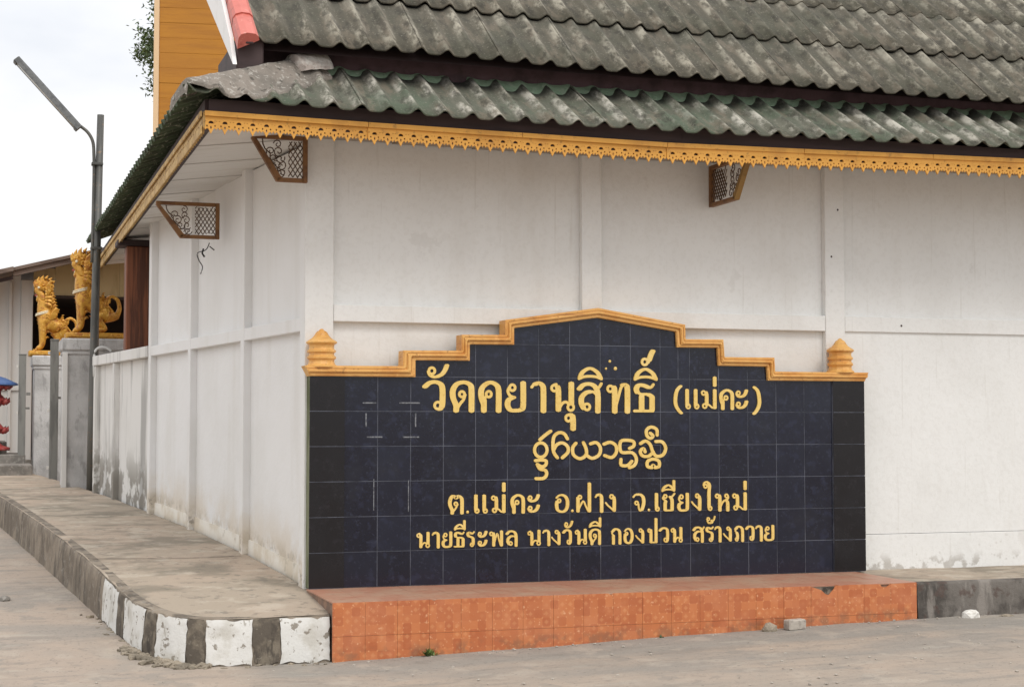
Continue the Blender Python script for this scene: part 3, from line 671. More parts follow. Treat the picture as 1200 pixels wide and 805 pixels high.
def add_stroke(bm, pts, rx, ry, yf, yb, n=5):
    P = catmull([(p[0], p[1]) if False else Vector((p[0], p[1], 0)) for p in pts], n)
    L = []; R = []
    def sup(nx_, nz_):
        h = math.sqrt((rx*nx_)**2+(ry*nz_)**2) or 1e-9
        return (rx*rx*nx_/h, ry*ry*nz_/h)
    dirs = []
    for i in range(len(P)):
        d = P[min(i+1, len(P)-1)]-P[max(i-1, 0)]
        d = d.normalized() if d.length > 1e-9 else Vector((0, 1, 0)); dirs.append(d)
    for p, d in zip(P, dirs):
        s = sup(-d.y, d.x); L.append((p.x+s[0], p.y+s[1])); R.append((p.x-s[0], p.y-s[1]))
    def cap(p, d, sgn):
        o = []
        a0 = math.atan2(d.x, -d.y)      # angle of the left normal
        for k in range(1, 4):
            a = a0-sgn*PI*k/4; s = sup(math.cos(a), math.sin(a)); o.append((p.x+s[0], p.y+s[1]))
        return o
    endc = cap(P[-1], dirs[-1], 1)        # left -> tip -> right
    startc = cap(P[0], dirs[0], -1)
    def V(q, y): return bm.verts.new((q[0], y, q[1]))
    lf = [V(q, yf) for q in L]; rf = [V(q, yf) for q in R]; ef = [V(q, yf) for q in endc]; sf = [V(q, yf) for q in startc]
    for i in range(len(P)-1): bm.faces.new((lf[i], lf[i+1], rf[i+1], rf[i]))
    bm.faces.new([lf[-1]]+ef+[rf[-1]]); bm.faces.new([lf[0]]+sf+[rf[0]])
    loop = lf+ef+rf[::-1]+sf[::-1]
    back = [bm.verts.new((v.co.x, yb, v.co.z)) for v in loop]
    m_ = len(loop)
    for i in range(m_): bm.faces.new((loop[i], loop[(i+1) % m_], back[(i+1) % m_], back[i]))
def add_ring(bm, cx, cz, rx_, rz_, w, yf, yb, n=16):
    co = [(math.cos(2*PI*k/n), math.sin(2*PI*k/n)) for k in range(n)]
    A = [bm.verts.new((cx+(rx_+w)*c, yf, cz+(rz_+w)*s)) for c, s in co]; B = [bm.verts.new((cx+max(.0001, rx_-w)*c, yf, cz+max(.0001, rz_-w)*s)) for c, s in co]
    C_ = [bm.verts.new((v.co.x, yb, v.co.z)) for v in A]; D = [bm.verts.new((v.co.x, yb, v.co.z)) for v in B]
    for k in range(n):
        j = (k+1) % n
        bm.faces.new((A[k], A[j], B[j], B[k])); bm.faces.new((A[k], C_[k], C_[j], A[j])); bm.faces.new((B[k], B[j], D[j], D[k]))
def letter(spec, x0, x1, zb, h, thick=.100):
    parts_ = spec.split(); w = GL[parts_[0]][0]; sx = (x1-x0)/w
    bm = bmesh.new(); k = 0
    for nm in parts_:
        for st in GL[nm][1]:
            yf = -.0185-.00035*k; k += 1
            if nm in ('sara_i', 'sara_ii', 'mai_han'): tk = thick*.82
            else: tk = thick
            if st[0] == 'o': add_ring(bm, x0+st[1]*sx, zb+st[2]*h, st[3]*min(sx, h*1.05)*.86, st[3]*h*.92, h*.046, yf, -.0085)
            elif st[0] == 'd': bmesh.ops.create_uvsphere(bm, u_segments=12, v_segments=6, radius=1, matrix=Matrix.Translation((x0+st[1]*sx, -.0105, zb+st[2]*h)) @ Matrix.Diagonal((st[3]*h, .006, st[3]*h, 1)))
            else:
                rx, ry = (tk*h, tk*h*.62) if st[0] == 'T' else (h*.05, h*.047)
                add_stroke(bm, [(x0+p[0]*sx, zb+p[1]*h) for p in st[1]], rx, ry, yf, -.0085)
    return fin(bm)
ROWS = [
('wo mai_han', 0.795, 0.955, 1.586, 0.213), ('do', 0.992, 1.17, 1.586, 0.213), ('kho', 1.205, 1.374, 1.585, 0.213), ('yo', 1.4, 1.559, 1.584, 0.213), ('aa', 1.594, 1.715, 1.584, 0.213),
('no sara_u', 1.748, 1.939, 1.583, 0.213), ('so sara_i', 1.959, 2.153, 1.582, 0.213), ('tho', 2.183, 2.369, 1.581, 0.213), ('tho_thong sara_i thanthakhat', 2.399, 2.566, 1.581, 0.213),
('paren_l', 2.721, 2.787, 1.606, 0.144), ('sara_e', 2.811, 2.857, 1.606, 0.145), ('sara_e', 2.881, 2.926, 1.606, 0.145), ('mo mai_ek', 2.94, 3.077, 1.606, 0.145), ('kho', 3.095, 3.215, 1.606, 0.146), ('sara_a', 3.225, 3.328, 1.606, 0.146), ('paren_r', 3.375, 3.439, 1.606, 0.147),
('to', 0.981, 1.094, 0.861, 0.13), ('dot', 1.113, 1.136, 0.86, 0.13), ('sara_e', 1.167, 1.209, 0.86, 0.13), ('sara_e', 1.228, 1.272, 0.859, 0.13), ('mo mai_ek', 1.295, 1.41, 0.859, 0.13), ('kho', 1.445, 1.552, 0.858, 0.13), ('sara_a', 1.568, 1.662, 0.857, 0.13),
('o', 1.783, 1.892, 0.856, 0.13), ('dot', 1.905, 1.931, 0.855, 0.13), ('fo', 1.944, 2.071, 0.854, 0.131), ('aa', 2.091, 2.154, 0.854, 0.131), ('ngo', 2.171, 2.258, 0.853, 0.131), ('cho_chan', 2.386, 2.488, 0.852, 0.131), ('dot', 2.508, 2.532, 0.851, 0.131),
('sara_e', 2.563, 2.6, 0.851, 0.131), ('cho_chang sara_ii', 2.618, 2.728, 0.85, 0.131), ('yo', 2.745, 2.838, 0.849, 0.131), ('ngo', 2.859, 2.942, 0.849, 0.131), ('sara_ai', 2.949, 3.033, 0.848, 0.132), ('ho', 3.051, 3.174, 0.847, 0.132), ('mo mai_ek', 3.191, 3.322, 0.846, 0.132),
('no', 0.748, 0.847, 0.624, 0.109), ('aa', 0.86, 0.916, 0.624, 0.109), ('yo', 0.932, 1.007, 0.624, 0.109), ('tho_thong sara_ii', 1.022, 1.098, 0.623, 0.109), ('ro', 1.114, 1.177, 0.623, 0.109), ('sara_a', 1.196, 1.266, 0.623, 0.11), ('pho', 1.282, 1.394, 0.622, 0.11), ('lo', 1.41, 1.497, 0.622, 0.11),
('no', 1.571, 1.675, 0.621, 0.11), ('aa', 1.685, 1.744, 0.621, 0.11), ('ngo', 1.753, 1.825, 0.621, 0.111), ('wo mai_han', 1.842, 1.908, 0.62, 0.111), ('no', 1.935, 2.03, 0.62, 0.111), ('do sara_ii', 2.043, 2.137, 0.62, 0.111), ('ko', 2.217, 2.297, 0.619, 0.111), ('o', 2.318, 2.392, 0.619, 0.112), ('ngo', 2.409, 2.48, 0.618, 0.112),
('po', 2.505, 2.586, 0.618, 0.112), ('wo', 2.599, 2.675, 0.618, 0.112), ('no', 2.692, 2.788, 0.617, 0.112), ('so', 2.871, 2.965, 0.617, 0.113), ('ro mai_tho', 2.972, 3.042, 0.616, 0.113), ('aa', 3.046, 3.102, 0.616, 0.113), ('ngo', 3.119, 3.19, 0.616, 0.113), ('tho_thung', 3.211, 3.289, 0.615, 0.113), ('wo', 3.306, 3.374, 0.615, 0.113), ('aa', 3.385, 3.445, 0.615, 0.114), ('yo', 3.456, 3.542, 0.615, 0.114)]
for sp, x0, x1, zb, h in ROWS:
    put('letter', letter(sp, x0, x1, zb, h), m_letter, sign)
LAN = [[0, (1.666, 1.38), (1.707, 1.413), (1.749, 1.442)], [0, (1.632, 1.23), (1.676, 1.234), (1.712, 1.228), (1.71, 1.198), (1.68, 1.186), (1.646, 1.203)], [0, (1.646, 1.203), (1.666, 1.17), (1.705, 1.161), (1.717, 1.133), (1.695, 1.103), (1.636, 1.101)],
 [1, (1.878, 1.386), (1.853, 1.422), (1.814, 1.431), (1.776, 1.405), (1.766, 1.35), (1.772, 1.29), (1.8, 1.25)], [1, (1.77, 1.303), (1.794, 1.342), (1.838, 1.357), (1.878, 1.331), (1.881, 1.289), (1.838, 1.249)],
 [2, (1.944, 1.354), (1.919, 1.321), (1.925, 1.27), (1.974, 1.242), (2.02, 1.265), (2.024, 1.307), (2.002, 1.358)], [2, (2.02, 1.27), (2.07, 1.244), (2.124, 1.269), (2.134, 1.32), (2.102, 1.358), (2.057, 1.349)],
 [3, (2.162, 1.346), (2.212, 1.36), (2.255, 1.336), (2.26, 1.287), (2.224, 1.249), (2.167, 1.264)],
 [4, (2.364, 1.314), (2.398, 1.333), (2.389, 1.368), (2.298, 1.368), (2.298, 1.289), (2.384, 1.283), (2.418, 1.239), (2.404, 1.192), (2.362, 1.173)], [4, (2.296, 1.235), (2.298, 1.193), (2.348, 1.19), (2.382, 1.22)],
 [5, (2.585, 1.411), (2.581, 1.453), (2.538, 1.471), (2.501, 1.449), (2.503, 1.408), (2.53, 1.388), (2.552, 1.405), (2.53, 1.426)],
 [5, (2.451, 1.349), (2.492, 1.368), (2.528, 1.342), (2.55, 1.288), (2.58, 1.256), (2.632, 1.266), (2.653, 1.316), (2.625, 1.361), (2.574, 1.364)], [5, (2.553, 1.288), (2.517, 1.257), (2.466, 1.26), (2.45, 1.292), (2.474, 1.313), (2.488, 1.288)],
 [5, (2.540, 1.172), (2.506, 1.182), (2.509, 1.219), (2.553, 1.235), (2.597, 1.219), (2.599, 1.181), (2.566, 1.172)], [5, (2.540, 1.172), (2.552, 1.190), (2.566, 1.172)]]
for k in range(6):
    bm = bmesh.new(); q = 0
    if k == 0: add_ring(bm, 1.673, 1.306, .048, .052, .0115, -.0185, -.0085, 20)
    for s_ in LAN:
        if s_[0] == k: q += 1; add_stroke(bm, s_[1:], .0125, .0115, -.0185-.00035*q, -.0085)
    put('letter', fin(bm), m_letter, sign)

# ================================================================ TEMPLE HALL
hall = thing('temple_hall', 'white walled temple hall with tiered mossy corrugated roofs and gold lace eaves', 'building', (4, 3, .35))
# --- front wall, facing the road
XR = 9.6
box('wall', (.02, .195, .0), (XR, .33, 3.56), m_wall, hall, 0)
posts = [(-.028, .175), (2.045, 2.205), (4.075, 4.245), (6.11, 6.28), (8.15, 8.32)]
for k, (a, b) in enumerate(posts): box('post', (a, .120, .3), (b, .20, 3.56), m_wall, hall, .004)
for (a, _), (b, _2) in zip([(p[1], 0) for p in posts], [(p[0], 0) for p in posts[1:]]):
    box('rail', (a+.002, .122, 2.215), (b-.002, .20, 2.335), m_wall, hall, .004)
    box('wall_panel', (a+.001, .176, 2.30), (b-.001, .198, 3.55), m_wall, hall, .0)
    box('wall_panel', (a+.001, .176 if b < 4.3 else .140, .632 if a > 3 else .30), (b-.001, .198, 2.25), m_wall, hall, .0)
    if a > 3: box('plinth', (a+.003, .134, .33), (b-.003, .198, .628), m_wall, hall, .003)
# screws and holes
for x, z in ((4.19, 3.17), (4.13, 2.80), (4.75, 2.27)):
    bm = bmesh.new(); bmesh.ops.create_uvsphere(bm, u_segments=8, v_segments=5, radius=1, matrix=Matrix.Translation((x, .121, z)) @ Matrix.Diagonal((.009, .004, .009, 1)))
    put('screw', fin(bm, True), m_dark, hall)
# --- side wall, running back along the footpath
P0 = Vector((-.02, .10, 0)); DS = Vector((-.127, .992, 0)).normalized(); ON = Vector((-.992, -.127, 0)).normalized()
def side(s, o, z):
    v = P0+DS*s+ON*o; return (v.x, v.y, z)
box('wall', (.12, -.25, .2), (4.86, -.096, 3.50), m_wall_side, hall, 0, side)
sp_ = [(.03, .15), (1.575, 1.665), (3.26, 3.35), (4.80, 4.90)]
for a, b in sp_: box('post', (a, -.12, .3), (b, .0, 3.52), m_wall_side, hall, .004, side)
for (a, b) in ((.15, 1.575), (1.665, 3.26), (3.35, 4.80)):
    box('rail', (a+.002, -.12, 2.148), (b-.002, -.003, 2.245), m_wall_side, hall, .004, side)
    box('wall_panel', (a+.001, -.095, 2.22), (b-.001, -.066, 3.50), m_wall_side, hall, 0, side)
    box('wall_panel', (a+.001, -.095, .20), (b-.001, -.062, 2.18), m_wall_side, hall, 0, side)
# rough cement fillet where wall meets footpath
bm = bmesh.new(); g = []
for i in range(60):
    s = .0+i*4.9/59; v = P0+DS*s; zg = walk_z(v.y)
    row = []
    for (o, dz) in ((-.12, .115), (-.052, .110), (-.047, .02), (-.045, -.03)):
        q = P0+DS*s+ON*o; j = .007*nrm((q.x, q.y*1.0, dz), 3.5)
        row.append(bm.verts.new((q.x, q.y, zg+dz+(j if dz > .1 else 0))))
    g.append(row)
for A, B in zip(g, g[1:]):
    for k in range(3): bm.faces.new((A[k], A[k+1], B[k+1], B[k]))
put('base_fillet', fin(bm, True), m_fillet, hall)

# --- eaves
EX, EY = -.835, -.62
ZF = [(-.85, 3.505), (.65, 3.486), (2.53, 3.472), (5.38, 3.512), (9.6, 3.56)]
def zf(x): return lerp(ZF, x)
PER = .09; NM = 12
def lace_mesh():
    cu = bpy.data.curves.new('lace', 'CURVE'); cu.dimensions = '2D'; cu.fill_mode = 'BOTH'; cu.extrude = .007
    def poly(pts):
        sp = cu.splines.new('POLY'); sp.points.add(len(pts)-1)
        for q, p in zip(sp.points, pts): q.co = (p[0], p[1], 0, 1)
        sp.use_cyclic_u = True
    L = PER*NM; bot = []
    for k in range(NM):
        x = k*PER
        bot += [(x, -.100), (x+.010, -.116), (x+.020, -.104), (x+.030, -.112), (x+.038, -.128), (x+.045, -.142), (x+.052, -.128), (x+.060, -.112), (x+.070, -.104), (x+.080, -.116)]
    bot.append((L, -.100))
    poly([(0, 0), (0, -.02)]+bot+[(L, 0)])
    for k in range(NM):
        x = k*PER+.045
        poly([(x-.017, -.075), (x-.014, -.064), (x-.006, -.058), (x+.006, -.058), (x+.014, -.064), (x+.017, -.075)])
        if k < NM-1 or True:
            poly([(x-.040, -.062), (x-.036, -.056), (x-.032, -.062)])
            poly([(x+.032, -.062), (x+.036, -.056), (x+.040, -.062)])
        for s in (-1, 1):
            poly([(x+s*.026-.006, -.090), (x+s*.026, -.083), (x+s*.026+.006, -.090), (x+s*.026, -.098)])
        poly([(x-.006, -.100), (x, -.088), (x+.006, -.100), (x, -.114)])
    o = bpy.data.objects.new('tmp', cu); COL.objects.link(o)
    dg = bpy.context.evaluated_depsgraph_get()
    me = bpy.data.meshes.new_from_object(o.evaluated_get(dg))
    bpy.data.objects.remove(o)
    return me
LM = lace_mesh(); LM.materials.clear(); LM.materials.append(m_gold)
LM2 = LM.copy(); LM2.materials.clear(); LM2.materials.append(m_goldside)
def axes(ex, ey, ez, loc):
    m4 = Matrix.Identity(4)
    for i, v in enumerate((ex, ey, ez)):
        for j in range(3): m4[j][i] = v[j]
    m4.translation = loc; return m4
LB = PER*NM
for k in range(10):
    x0 = EX+k*LB; z0, z1 = zf(x0), zf(x0+LB)
    ex = Vector((LB, 0, z1-z0)).normalized()
    put('lace_board', LM, None, hall, axes(ex, Vector((0, 0, 1)), Vector((0, -1, 0)), Vector((x0, EY-.004*(k % 2), z0))))
    bm = bmesh.new()   # flat batten along the top of the lace
    add_prism(bm, [(x0+.002, z0-.028), (x0+LB-.002, z1-.028), (x0+LB-.002, z1+.004), (x0+.002, z0+.004)], EY-.026, EY-.0125); put('batten', fin(bm), m_gold, hall)
for k in range(9):
    y0 = EY+k*LB-.007; zz = lambda y: 3.505
    put('lace_board', LM2, None, hall, axes(Vector((0, 1, 0)), Vector((0, 0, 1)), Vector((1, 0, 0)), Vector((EX-.004*(k % 2), y0, 3.505))))
    box('batten', (EX-.026, y0+.002, 3.472), (EX-.0125, y0+LB-.002, 3.508), m_goldside, hall, .002)
    box('batten', (EX-.022, y0+.002, 3.36), (EX-.0125, y0+LB-.002, 3.415), m_goldside, hall, .002)
YE = EY+9*LB
# dark eave beams behind and above the fascia
bm = bmesh.new()
for (a, b) in zip(ZF, ZF[1:]):
    add_prism(bm, [(max(a[0], -.80), a[1]-.09), (b[0]-.001, b[1]-.09), (b[0]-.001, 3.592), (max(a[0], -.80), 3.592)], EY+.012, EY+.06)
put('eave_beam', fin(bm), m_dark, hall)
box('eave_beam', (EX+.012, EY+.062, 3.415), (EX+.06, YE, 3.60), m_dark, hall, 0)
# side beam is taller: its outer face shows between fascia and tiles
# --- soffit boards
k = 0; y = EY+.06
while y < YE-.05:
    y1 = min(y+.42, YE)
    xin = (P0+DS*max(0, (y-.1))).x+.03 if y > .1 else .02
    bm = bmesh.new(); sl_ = .125
    xa, xb = EX+.062, max(xin+.05, EX+.2)
    if y1 < .0: xb = XR
    if y > 4.6: xb = .95
    dz_ = .006*(k % 2); add_prism(bm, [(xa, 3.428), (xb if xb < 1 else .0, 3.428+sl_*((xb if xb < 1 else 0)-xa)), (xb if xb < 1 else .0, 3.440+sl_*((xb if xb < 1 else 0)-xa)), (xa, 3.440)], y+.005, y1-.005)
    for vv_ in bm.verts: vv_.co.z += dz_
    put('soffit_board', fin(bm), m_soffit, hall)
    y = y1; k += 1
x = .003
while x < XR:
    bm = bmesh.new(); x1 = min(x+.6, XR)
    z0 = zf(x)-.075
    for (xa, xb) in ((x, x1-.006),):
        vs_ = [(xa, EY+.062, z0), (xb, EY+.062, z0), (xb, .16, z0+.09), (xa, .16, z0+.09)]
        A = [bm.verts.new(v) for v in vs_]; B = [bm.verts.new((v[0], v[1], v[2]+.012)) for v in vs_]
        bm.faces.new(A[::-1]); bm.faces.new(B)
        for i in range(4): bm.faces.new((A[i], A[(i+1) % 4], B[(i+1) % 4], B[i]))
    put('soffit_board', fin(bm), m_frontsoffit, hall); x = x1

box('rear_wall', (-.4, 7.6, .3), (XR, 7.8, 3.7), m_wall_side, hall, 0)
box('ceiling', (-.72, -.50, 3.534), (XR, 7.5, 3.540), m_frontsoffit, hall, 0)  # hidden blocker sheet added over the gap where the soffits meet
# --- corrugated sheets
PITCH = .19
def sheet_mesh(nw, L, name, amp=.043, th=.009, sub=14, rows=3, crest=None):
    bm = bmesh.new(); T = []; Bt = []; lay = bm.verts.layers.float.new('crest')
    nxx = nw*sub
    for j in range(rows+1):
        v = L*j/rows; tr = []; br = []
        for i in range(nxx+1):
            x = i*PITCH/sub; c = (1+math.cos(2*PI*(x/PITCH)))/2
            z = amp*(c**2.6)
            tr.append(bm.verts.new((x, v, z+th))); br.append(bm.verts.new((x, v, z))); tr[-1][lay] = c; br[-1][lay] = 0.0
        T.append(tr); Bt.append(br)
    for j in range(rows):
        for i in range(nxx):
            bm.faces.new((T[j][i], T[j][i+1], T[j+1][i+1], T[j+1][i])); bm.faces.new((Bt[j][i], Bt[j+1][i], Bt[j+1][i+1], Bt[j][i+1]))
        bm.faces.new((T[j][0], T[j+1][0], Bt[j+1][0], Bt[j][0])); bm.faces.new((T[j][-1], Bt[j][-1], Bt[j+1][-1], T[j+1][-1]))
    for i in range(nxx):
        bm.faces.new((T[0][i], Bt[0][i], Bt[0][i+1], T[0][i+1])); bm.faces.new((T[-1][i], T[-1][i+1], Bt[-1][i+1], Bt[-1][i]))
    me = fin(bm, False, name)
    for p in me.polygons: p.use_smooth = abs(p.normal.y) < .5 and abs(p.normal.x) < .95
    return me
ZT = [(-.98, 3.61), (-.654, 3.585), (-.378, 3.556), (.62, 3.540), (2.4, 3.537), (3.74, 3.552), (5.27, 3.571), (9.6, 3.63)]
lower = put('lower_roof', mesh([(EX+.07, EY+.08, 3.555), (XR, EY+.08, 3.555), (XR, .10, 3.94), (-.02, .10, 3.94), (EX+.07, YE, 3.56), (-.02, YE, 3.94)], [(0, 1, 2, 3), (0, 3, 5, 4)]), m_dark, hall)
AL = math.radians(29); HIPT = Vector((0.0, -.05, 3.965)); HIPE = Vector((-.965, -.735, 3.60))
SW = 3*PITCH
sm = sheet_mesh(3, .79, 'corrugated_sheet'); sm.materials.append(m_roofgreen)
def tilt(a, da=0.0, roll=0.0, yaw=0.0):
    return Matrix.Rotation(yaw, 4, 'Z') @ Matrix.Rotation(a+da, 4, 'X') @ Matrix.Rotation(roll, 4, 'Y')
x = -.965
def bisected(me, mw, co, no):
    bm = bmesh.new(); bm.from_mesh(me); bmesh.ops.transform(bm, matrix=mw, verts=bm.verts)
    bmesh.ops.bisect_plane(bm, geom=bm.verts[:]+bm.edges[:]+bm.faces[:], plane_co=co, plane_no=no, clear_outer=True)
    n = len(bm.faces); me2 = bpy.data.meshes.new('cut_sheet'); bm.to_mesh(me2); bm.free(); return me2, n
hipdir = Vector((HIPT.x-HIPE.x, HIPT.y-HIPE.y, 0)).normalized(); hipno = Vector((-hipdir.y, hipdir.x, 0))   # points to the side roof
while x < XR-.5:
    roll = -math.atan2(lerp(ZT, x+SW)-lerp(ZT, x), SW)
    mw = Matrix.Translation((x, -.735+random.uniform(-.008, .008), lerp(ZT, x)+random.uniform(-.002, .002))) @ tilt(AL, random.uniform(-.008, .008), roll)
    if x < .02:
        me2, n = bisected(sm, mw, HIPE, hipno)
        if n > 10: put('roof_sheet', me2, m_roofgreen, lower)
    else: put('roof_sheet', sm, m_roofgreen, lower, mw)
    x += SW
# side slope of the lower roof
ASIDE = math.atan2(.365, .965)
sms = sheet_mesh(3, 1.06, 'side_sheet'); sms.materials.append(m_roofside)
y = -.735
while y < YE+.1:
    zl = 3.600+(y+.7)*.012
    mw = Matrix.Translation((-.965+random.uniform(-.006, .006), y+SW, zl)) @ Matrix.Rotation(-PI/2, 4, 'Z') @ tilt(ASIDE, random.uniform(-.008, .008))
    if y < .6:
        me2, n = bisected(sms, mw, HIPE, -hipno)
        if n > 10: put('roof_sheet', me2, m_roofside, lower)
    else: put('roof_sheet', sms, m_roofside, lower, mw)
    y += SW
# thick lichened cement cap over the hip
def ridge_cap(p0, p1, w, h, m_, name, parent, n=22, scallop=0.0, drop=.05, seed=0, sides=None):
    bm = bmesh.new(); d = (p1-p0); dn = d.normalized(); sd = dn.cross(Vector((0, 0, 1))).normalized(); up = sd.cross(dn)
    g = []
    for i in range(n+1):
        t = i/n; c = p0+d*t; row = []
        for k in range(11):
            a = PI*(k/10); wx = w*(1+.10*nrm((t*6, seed, 0), 1.3))
            q = c+sd*(math.cos(a)*wx)+up*(math.sin(a)**.8*h-drop*abs(math.cos(a))**2)
            if scallop and k in (0, 1): q += -up*scallop*abs(math.sin(t*PI*len_sc(d)))
            q += up*(.012*nrm((q.x, q.y, q.z), 7, seed)+.006*nrm((q.x, q.y, q.z), 22, seed))
            row.append(bm.verts.new(q))
        g.append(row)
    for A, B in zip(g, g[1:]):
        for k in range(10): bm.faces.new((A[k], A[k+1], B[k+1], B[k]))
    bm.faces.new(g[0]); bm.faces.new(g[-1][::-1])
    return put(name, fin(bm, True), m_, parent)
def len_sc(d): return d.length/PITCH
bm = bmesh.new(); g = []; PF = -hipno; NH = 90
hl = Vector((HIPT.x-HIPE.x, HIPT.y-HIPE.y, 0)).length
for i in range(NH+1):
    sx_ = hl*i/NH; b = HIPE+hipdir*sx_
    wm = .31-.15*(i/NH)+.025*nrm((sx_*3, 5, 0), 2.5)+.012*nrm((sx_, 2, 0), 17)
    wm = min(wm, max(.02, (b.y+.752)/max(.05, -PF.y)))
    row = []
    for k in range(-4, 15):
        zr_ = 3.690+(4.060-3.690)*i/NH
        if k < 0:
            q = b+hipno*(.035*-k); z = zr_-.020*(-k)**1.25
        else:
            w_ = wm*min(k, 13)/13; q = b+PF*w_
            cyc = ((q.x+.965)/PITCH) % 1.0; c = (1+math.cos(2*PI*cyc))/2
            zp = lerp(ZT, q.x)+(q.y+.735)*math.tan(AL)+.043*(c**2.6)*math.cos(AL)*min(1, w_/.12)+.024
            z = zp+max(0, zr_-zp)*max(0, 1-w_/.17)**1.3-(.022 if k == 14 else 0)
        z += .007*nrm((q.x, q.y, 0), 9)+.005*nrm((q.x, q.y, 3), 24)
        row.append(bm.verts.new((q.x, q.y, z)))
    g.append(row)
for A, B in zip(g, g[1:]):
    for k in range(18): bm.faces.new((A[k], A[k+1], B[k+1], B[k]))
e0 = g[0]; foot = [bm.verts.new((v.co.x-.012, v.co.y-.012, v.co.z-.10)) for v in e0]
for k in range(18): bm.faces.new((e0[k], foot[k], foot[k+1], e0[k+1]))
put('hip_cap', fin(bm, True), m_hip, lower)
ridge_cap(HIPT+Vector((-.19, -.145, .000)), HIPT+Vector((.04, -.04, .050)), .125, .060, m_capwhite, 'cement_cap', lower, 12, drop=.075, seed=8)
# green mortar fillet where the lower roof meets the plum board: one lump over every sheet trough
bm = bmesh.new(); g = []
n = 620
for i in range(n+1):
    x = .03+(XR-.05)*i/n
    cyc = ((x+.965)/PITCH) % 1.0; c = (1+math.cos(2*PI*cyc))/2
    zb = 3.903+(lerp(ZT, x)-3.54)
    gap = 1.0
    if .98 < x < 1.10: gap = .15
    ln = (.115+.035*nrm((x, 0, 0), 2.2)+.045*(1-c)**2+.02*nrm((x, 4, 0), 5.3))*gap
    row = []
    for k in range(6):
        t = k/5
        yy = -.03-ln*t; hgt = .085*(1-t**1.6)*gap+.012+.008*nrm((x, t, 1), 9)
        prof = .043*(c**2.6)*math.cos(AL)
        row.append(bm.verts.new((x, yy, zb-.03+(yy+.03)*math.tan(AL)+prof*min(1, .4+t)+hgt)))
    g.append(row)
for A, B in zip(g, g[1:]):
    for k in range(5): bm.faces.new((A[k], A[k+1], B[k+1], B[k]))
put('mortar_fillet', fin(bm, True), m_mortar, lower)
# plum board between the two roofs
box('clerestory_board', (-.42, -.02, 3.86), (XR, .05, 4.13), m_darkwall, hall, 0)
box('clerestory_board', (-.42, .053, 3.60), (-.37, 7.5, 4.08), m_darkwall, hall, 0)
# --- upper roof, steeper
AU = math.radians(38); UEY, UEZ = -.33, 4.048
ux0 = -.455
upper = put('upper_roof', mesh([(ux0+.02, UEY+.08, UEZ-.03), (XR, UEY+.08, UEZ-.03), (XR, UEY+3.6*math.cos(AU), UEZ-.14+3.6*math.sin(AU)), (ux0+.02, UEY+3.6*math.cos(AU), UEZ-.14+3.6*math.sin(AU))], [(0, 1, 2, 3)]), m_dark, hall)
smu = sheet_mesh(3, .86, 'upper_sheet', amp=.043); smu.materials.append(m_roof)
ZU = [(-.5, .0), (.7, .008), (1.9, -.020), (4.0, -.035), (5.4, -.04), (9.6, -.04)]
for r in range(5):
    x = ux0
    while x < XR-.4:
        base = Vector((x, UEY+(r*.775)*math.cos(AU), UEZ+(r*.775)*math.sin(AU)+lerp(ZU, x)))
        lift = .004+(.013 if r else 0)
        mw = Matrix.Translation(base+Vector((random.uniform(-.003, .003), -math.sin(AU)*lift*r*.0+random.uniform(-.006, .006), lift*(1 if r else 0)))) @ tilt(AU, -.012+random.uniform(-.004, .004), -math.atan2(lerp(ZU, x+SW)-lerp(ZU, x), SW))
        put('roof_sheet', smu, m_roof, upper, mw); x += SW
# verge: salmon cap tiles and white bargeboard
up_d = Vector((0, math.cos(AU), math.sin(AU))); up_n = Vector((0, -math.sin(AU), math.cos(AU)))
def verge_tile(s0, s1, lift):
    bm = bmesh.new(); g = []
    prof = [(-.585, -.045), (-.585, .035), (-.57, .062), (-.53, .078), (-.475, .074), (-.452, .055), (-.445, .030)]
    for s in (s0, s1):
        c = Vector((0, UEY, UEZ+.0))+up_d*s
        lf_ = lift if s == s0 else 0.0
        g.append([bm.verts.new(Vector((x_, c.y, c.z))+up_n*(h_+lf_)) for x_, h_ in prof])
    for k in range(len(prof)-1): bm.faces.new((g[0][k], g[0][k+1], g[1][k+1], g[1][k]))
    bm.faces.new(g[0]); bm.faces.new(g[1][::-1])
    bmesh.ops.recalc_face_normals(bm, faces=bm.faces)
    return fin(bm)
for k in range(10): put('verge_tile', verge_tile(-.05+k*.33, -.05+(k+1)*.33+.02, .012), m_pink, upper)
c_ = Vector((-.505, UEY, UEZ))+up_d*(-.052)+up_n*.018
bm = bmesh.new(); add_box(bm, (-.535, c_.y-.004, c_.z-.005), (-.480, c_.y+.02, c_.z+.022), .006); put('socket_shade', fin(bm), m_dark, upper)  # dark block added as the shade inside the verge tile's open end
bm = bmesh.new()
bp = [(-.36, 3.885), (1.03, 4.665), (2.5, 5.50), (2.5, 5.88), (.95, 5.02), (.225, 4.468), (-.20, 4.10)]
A = [bm.verts.new((-.615, p[0], p[1])) for p in bp]; B = [bm.verts.new((-.588, p[0], p[1])) for p in bp]
bm.faces.new(A); bm.faces.new(B[::-1])
for i in range(len(bp)): bm.faces.new((A[i], B[i], B[(i+1) % len(bp)], A[(i+1) % len(bp)]))
put('bargeboard', fin(bm), m_white, upper)
bm = bmesh.new(); add_box(bm, (-.583, -.30, 3.86), (-.40, .6, 4.09), .01); put('verge_beam', fin(bm), m_dark, upper)

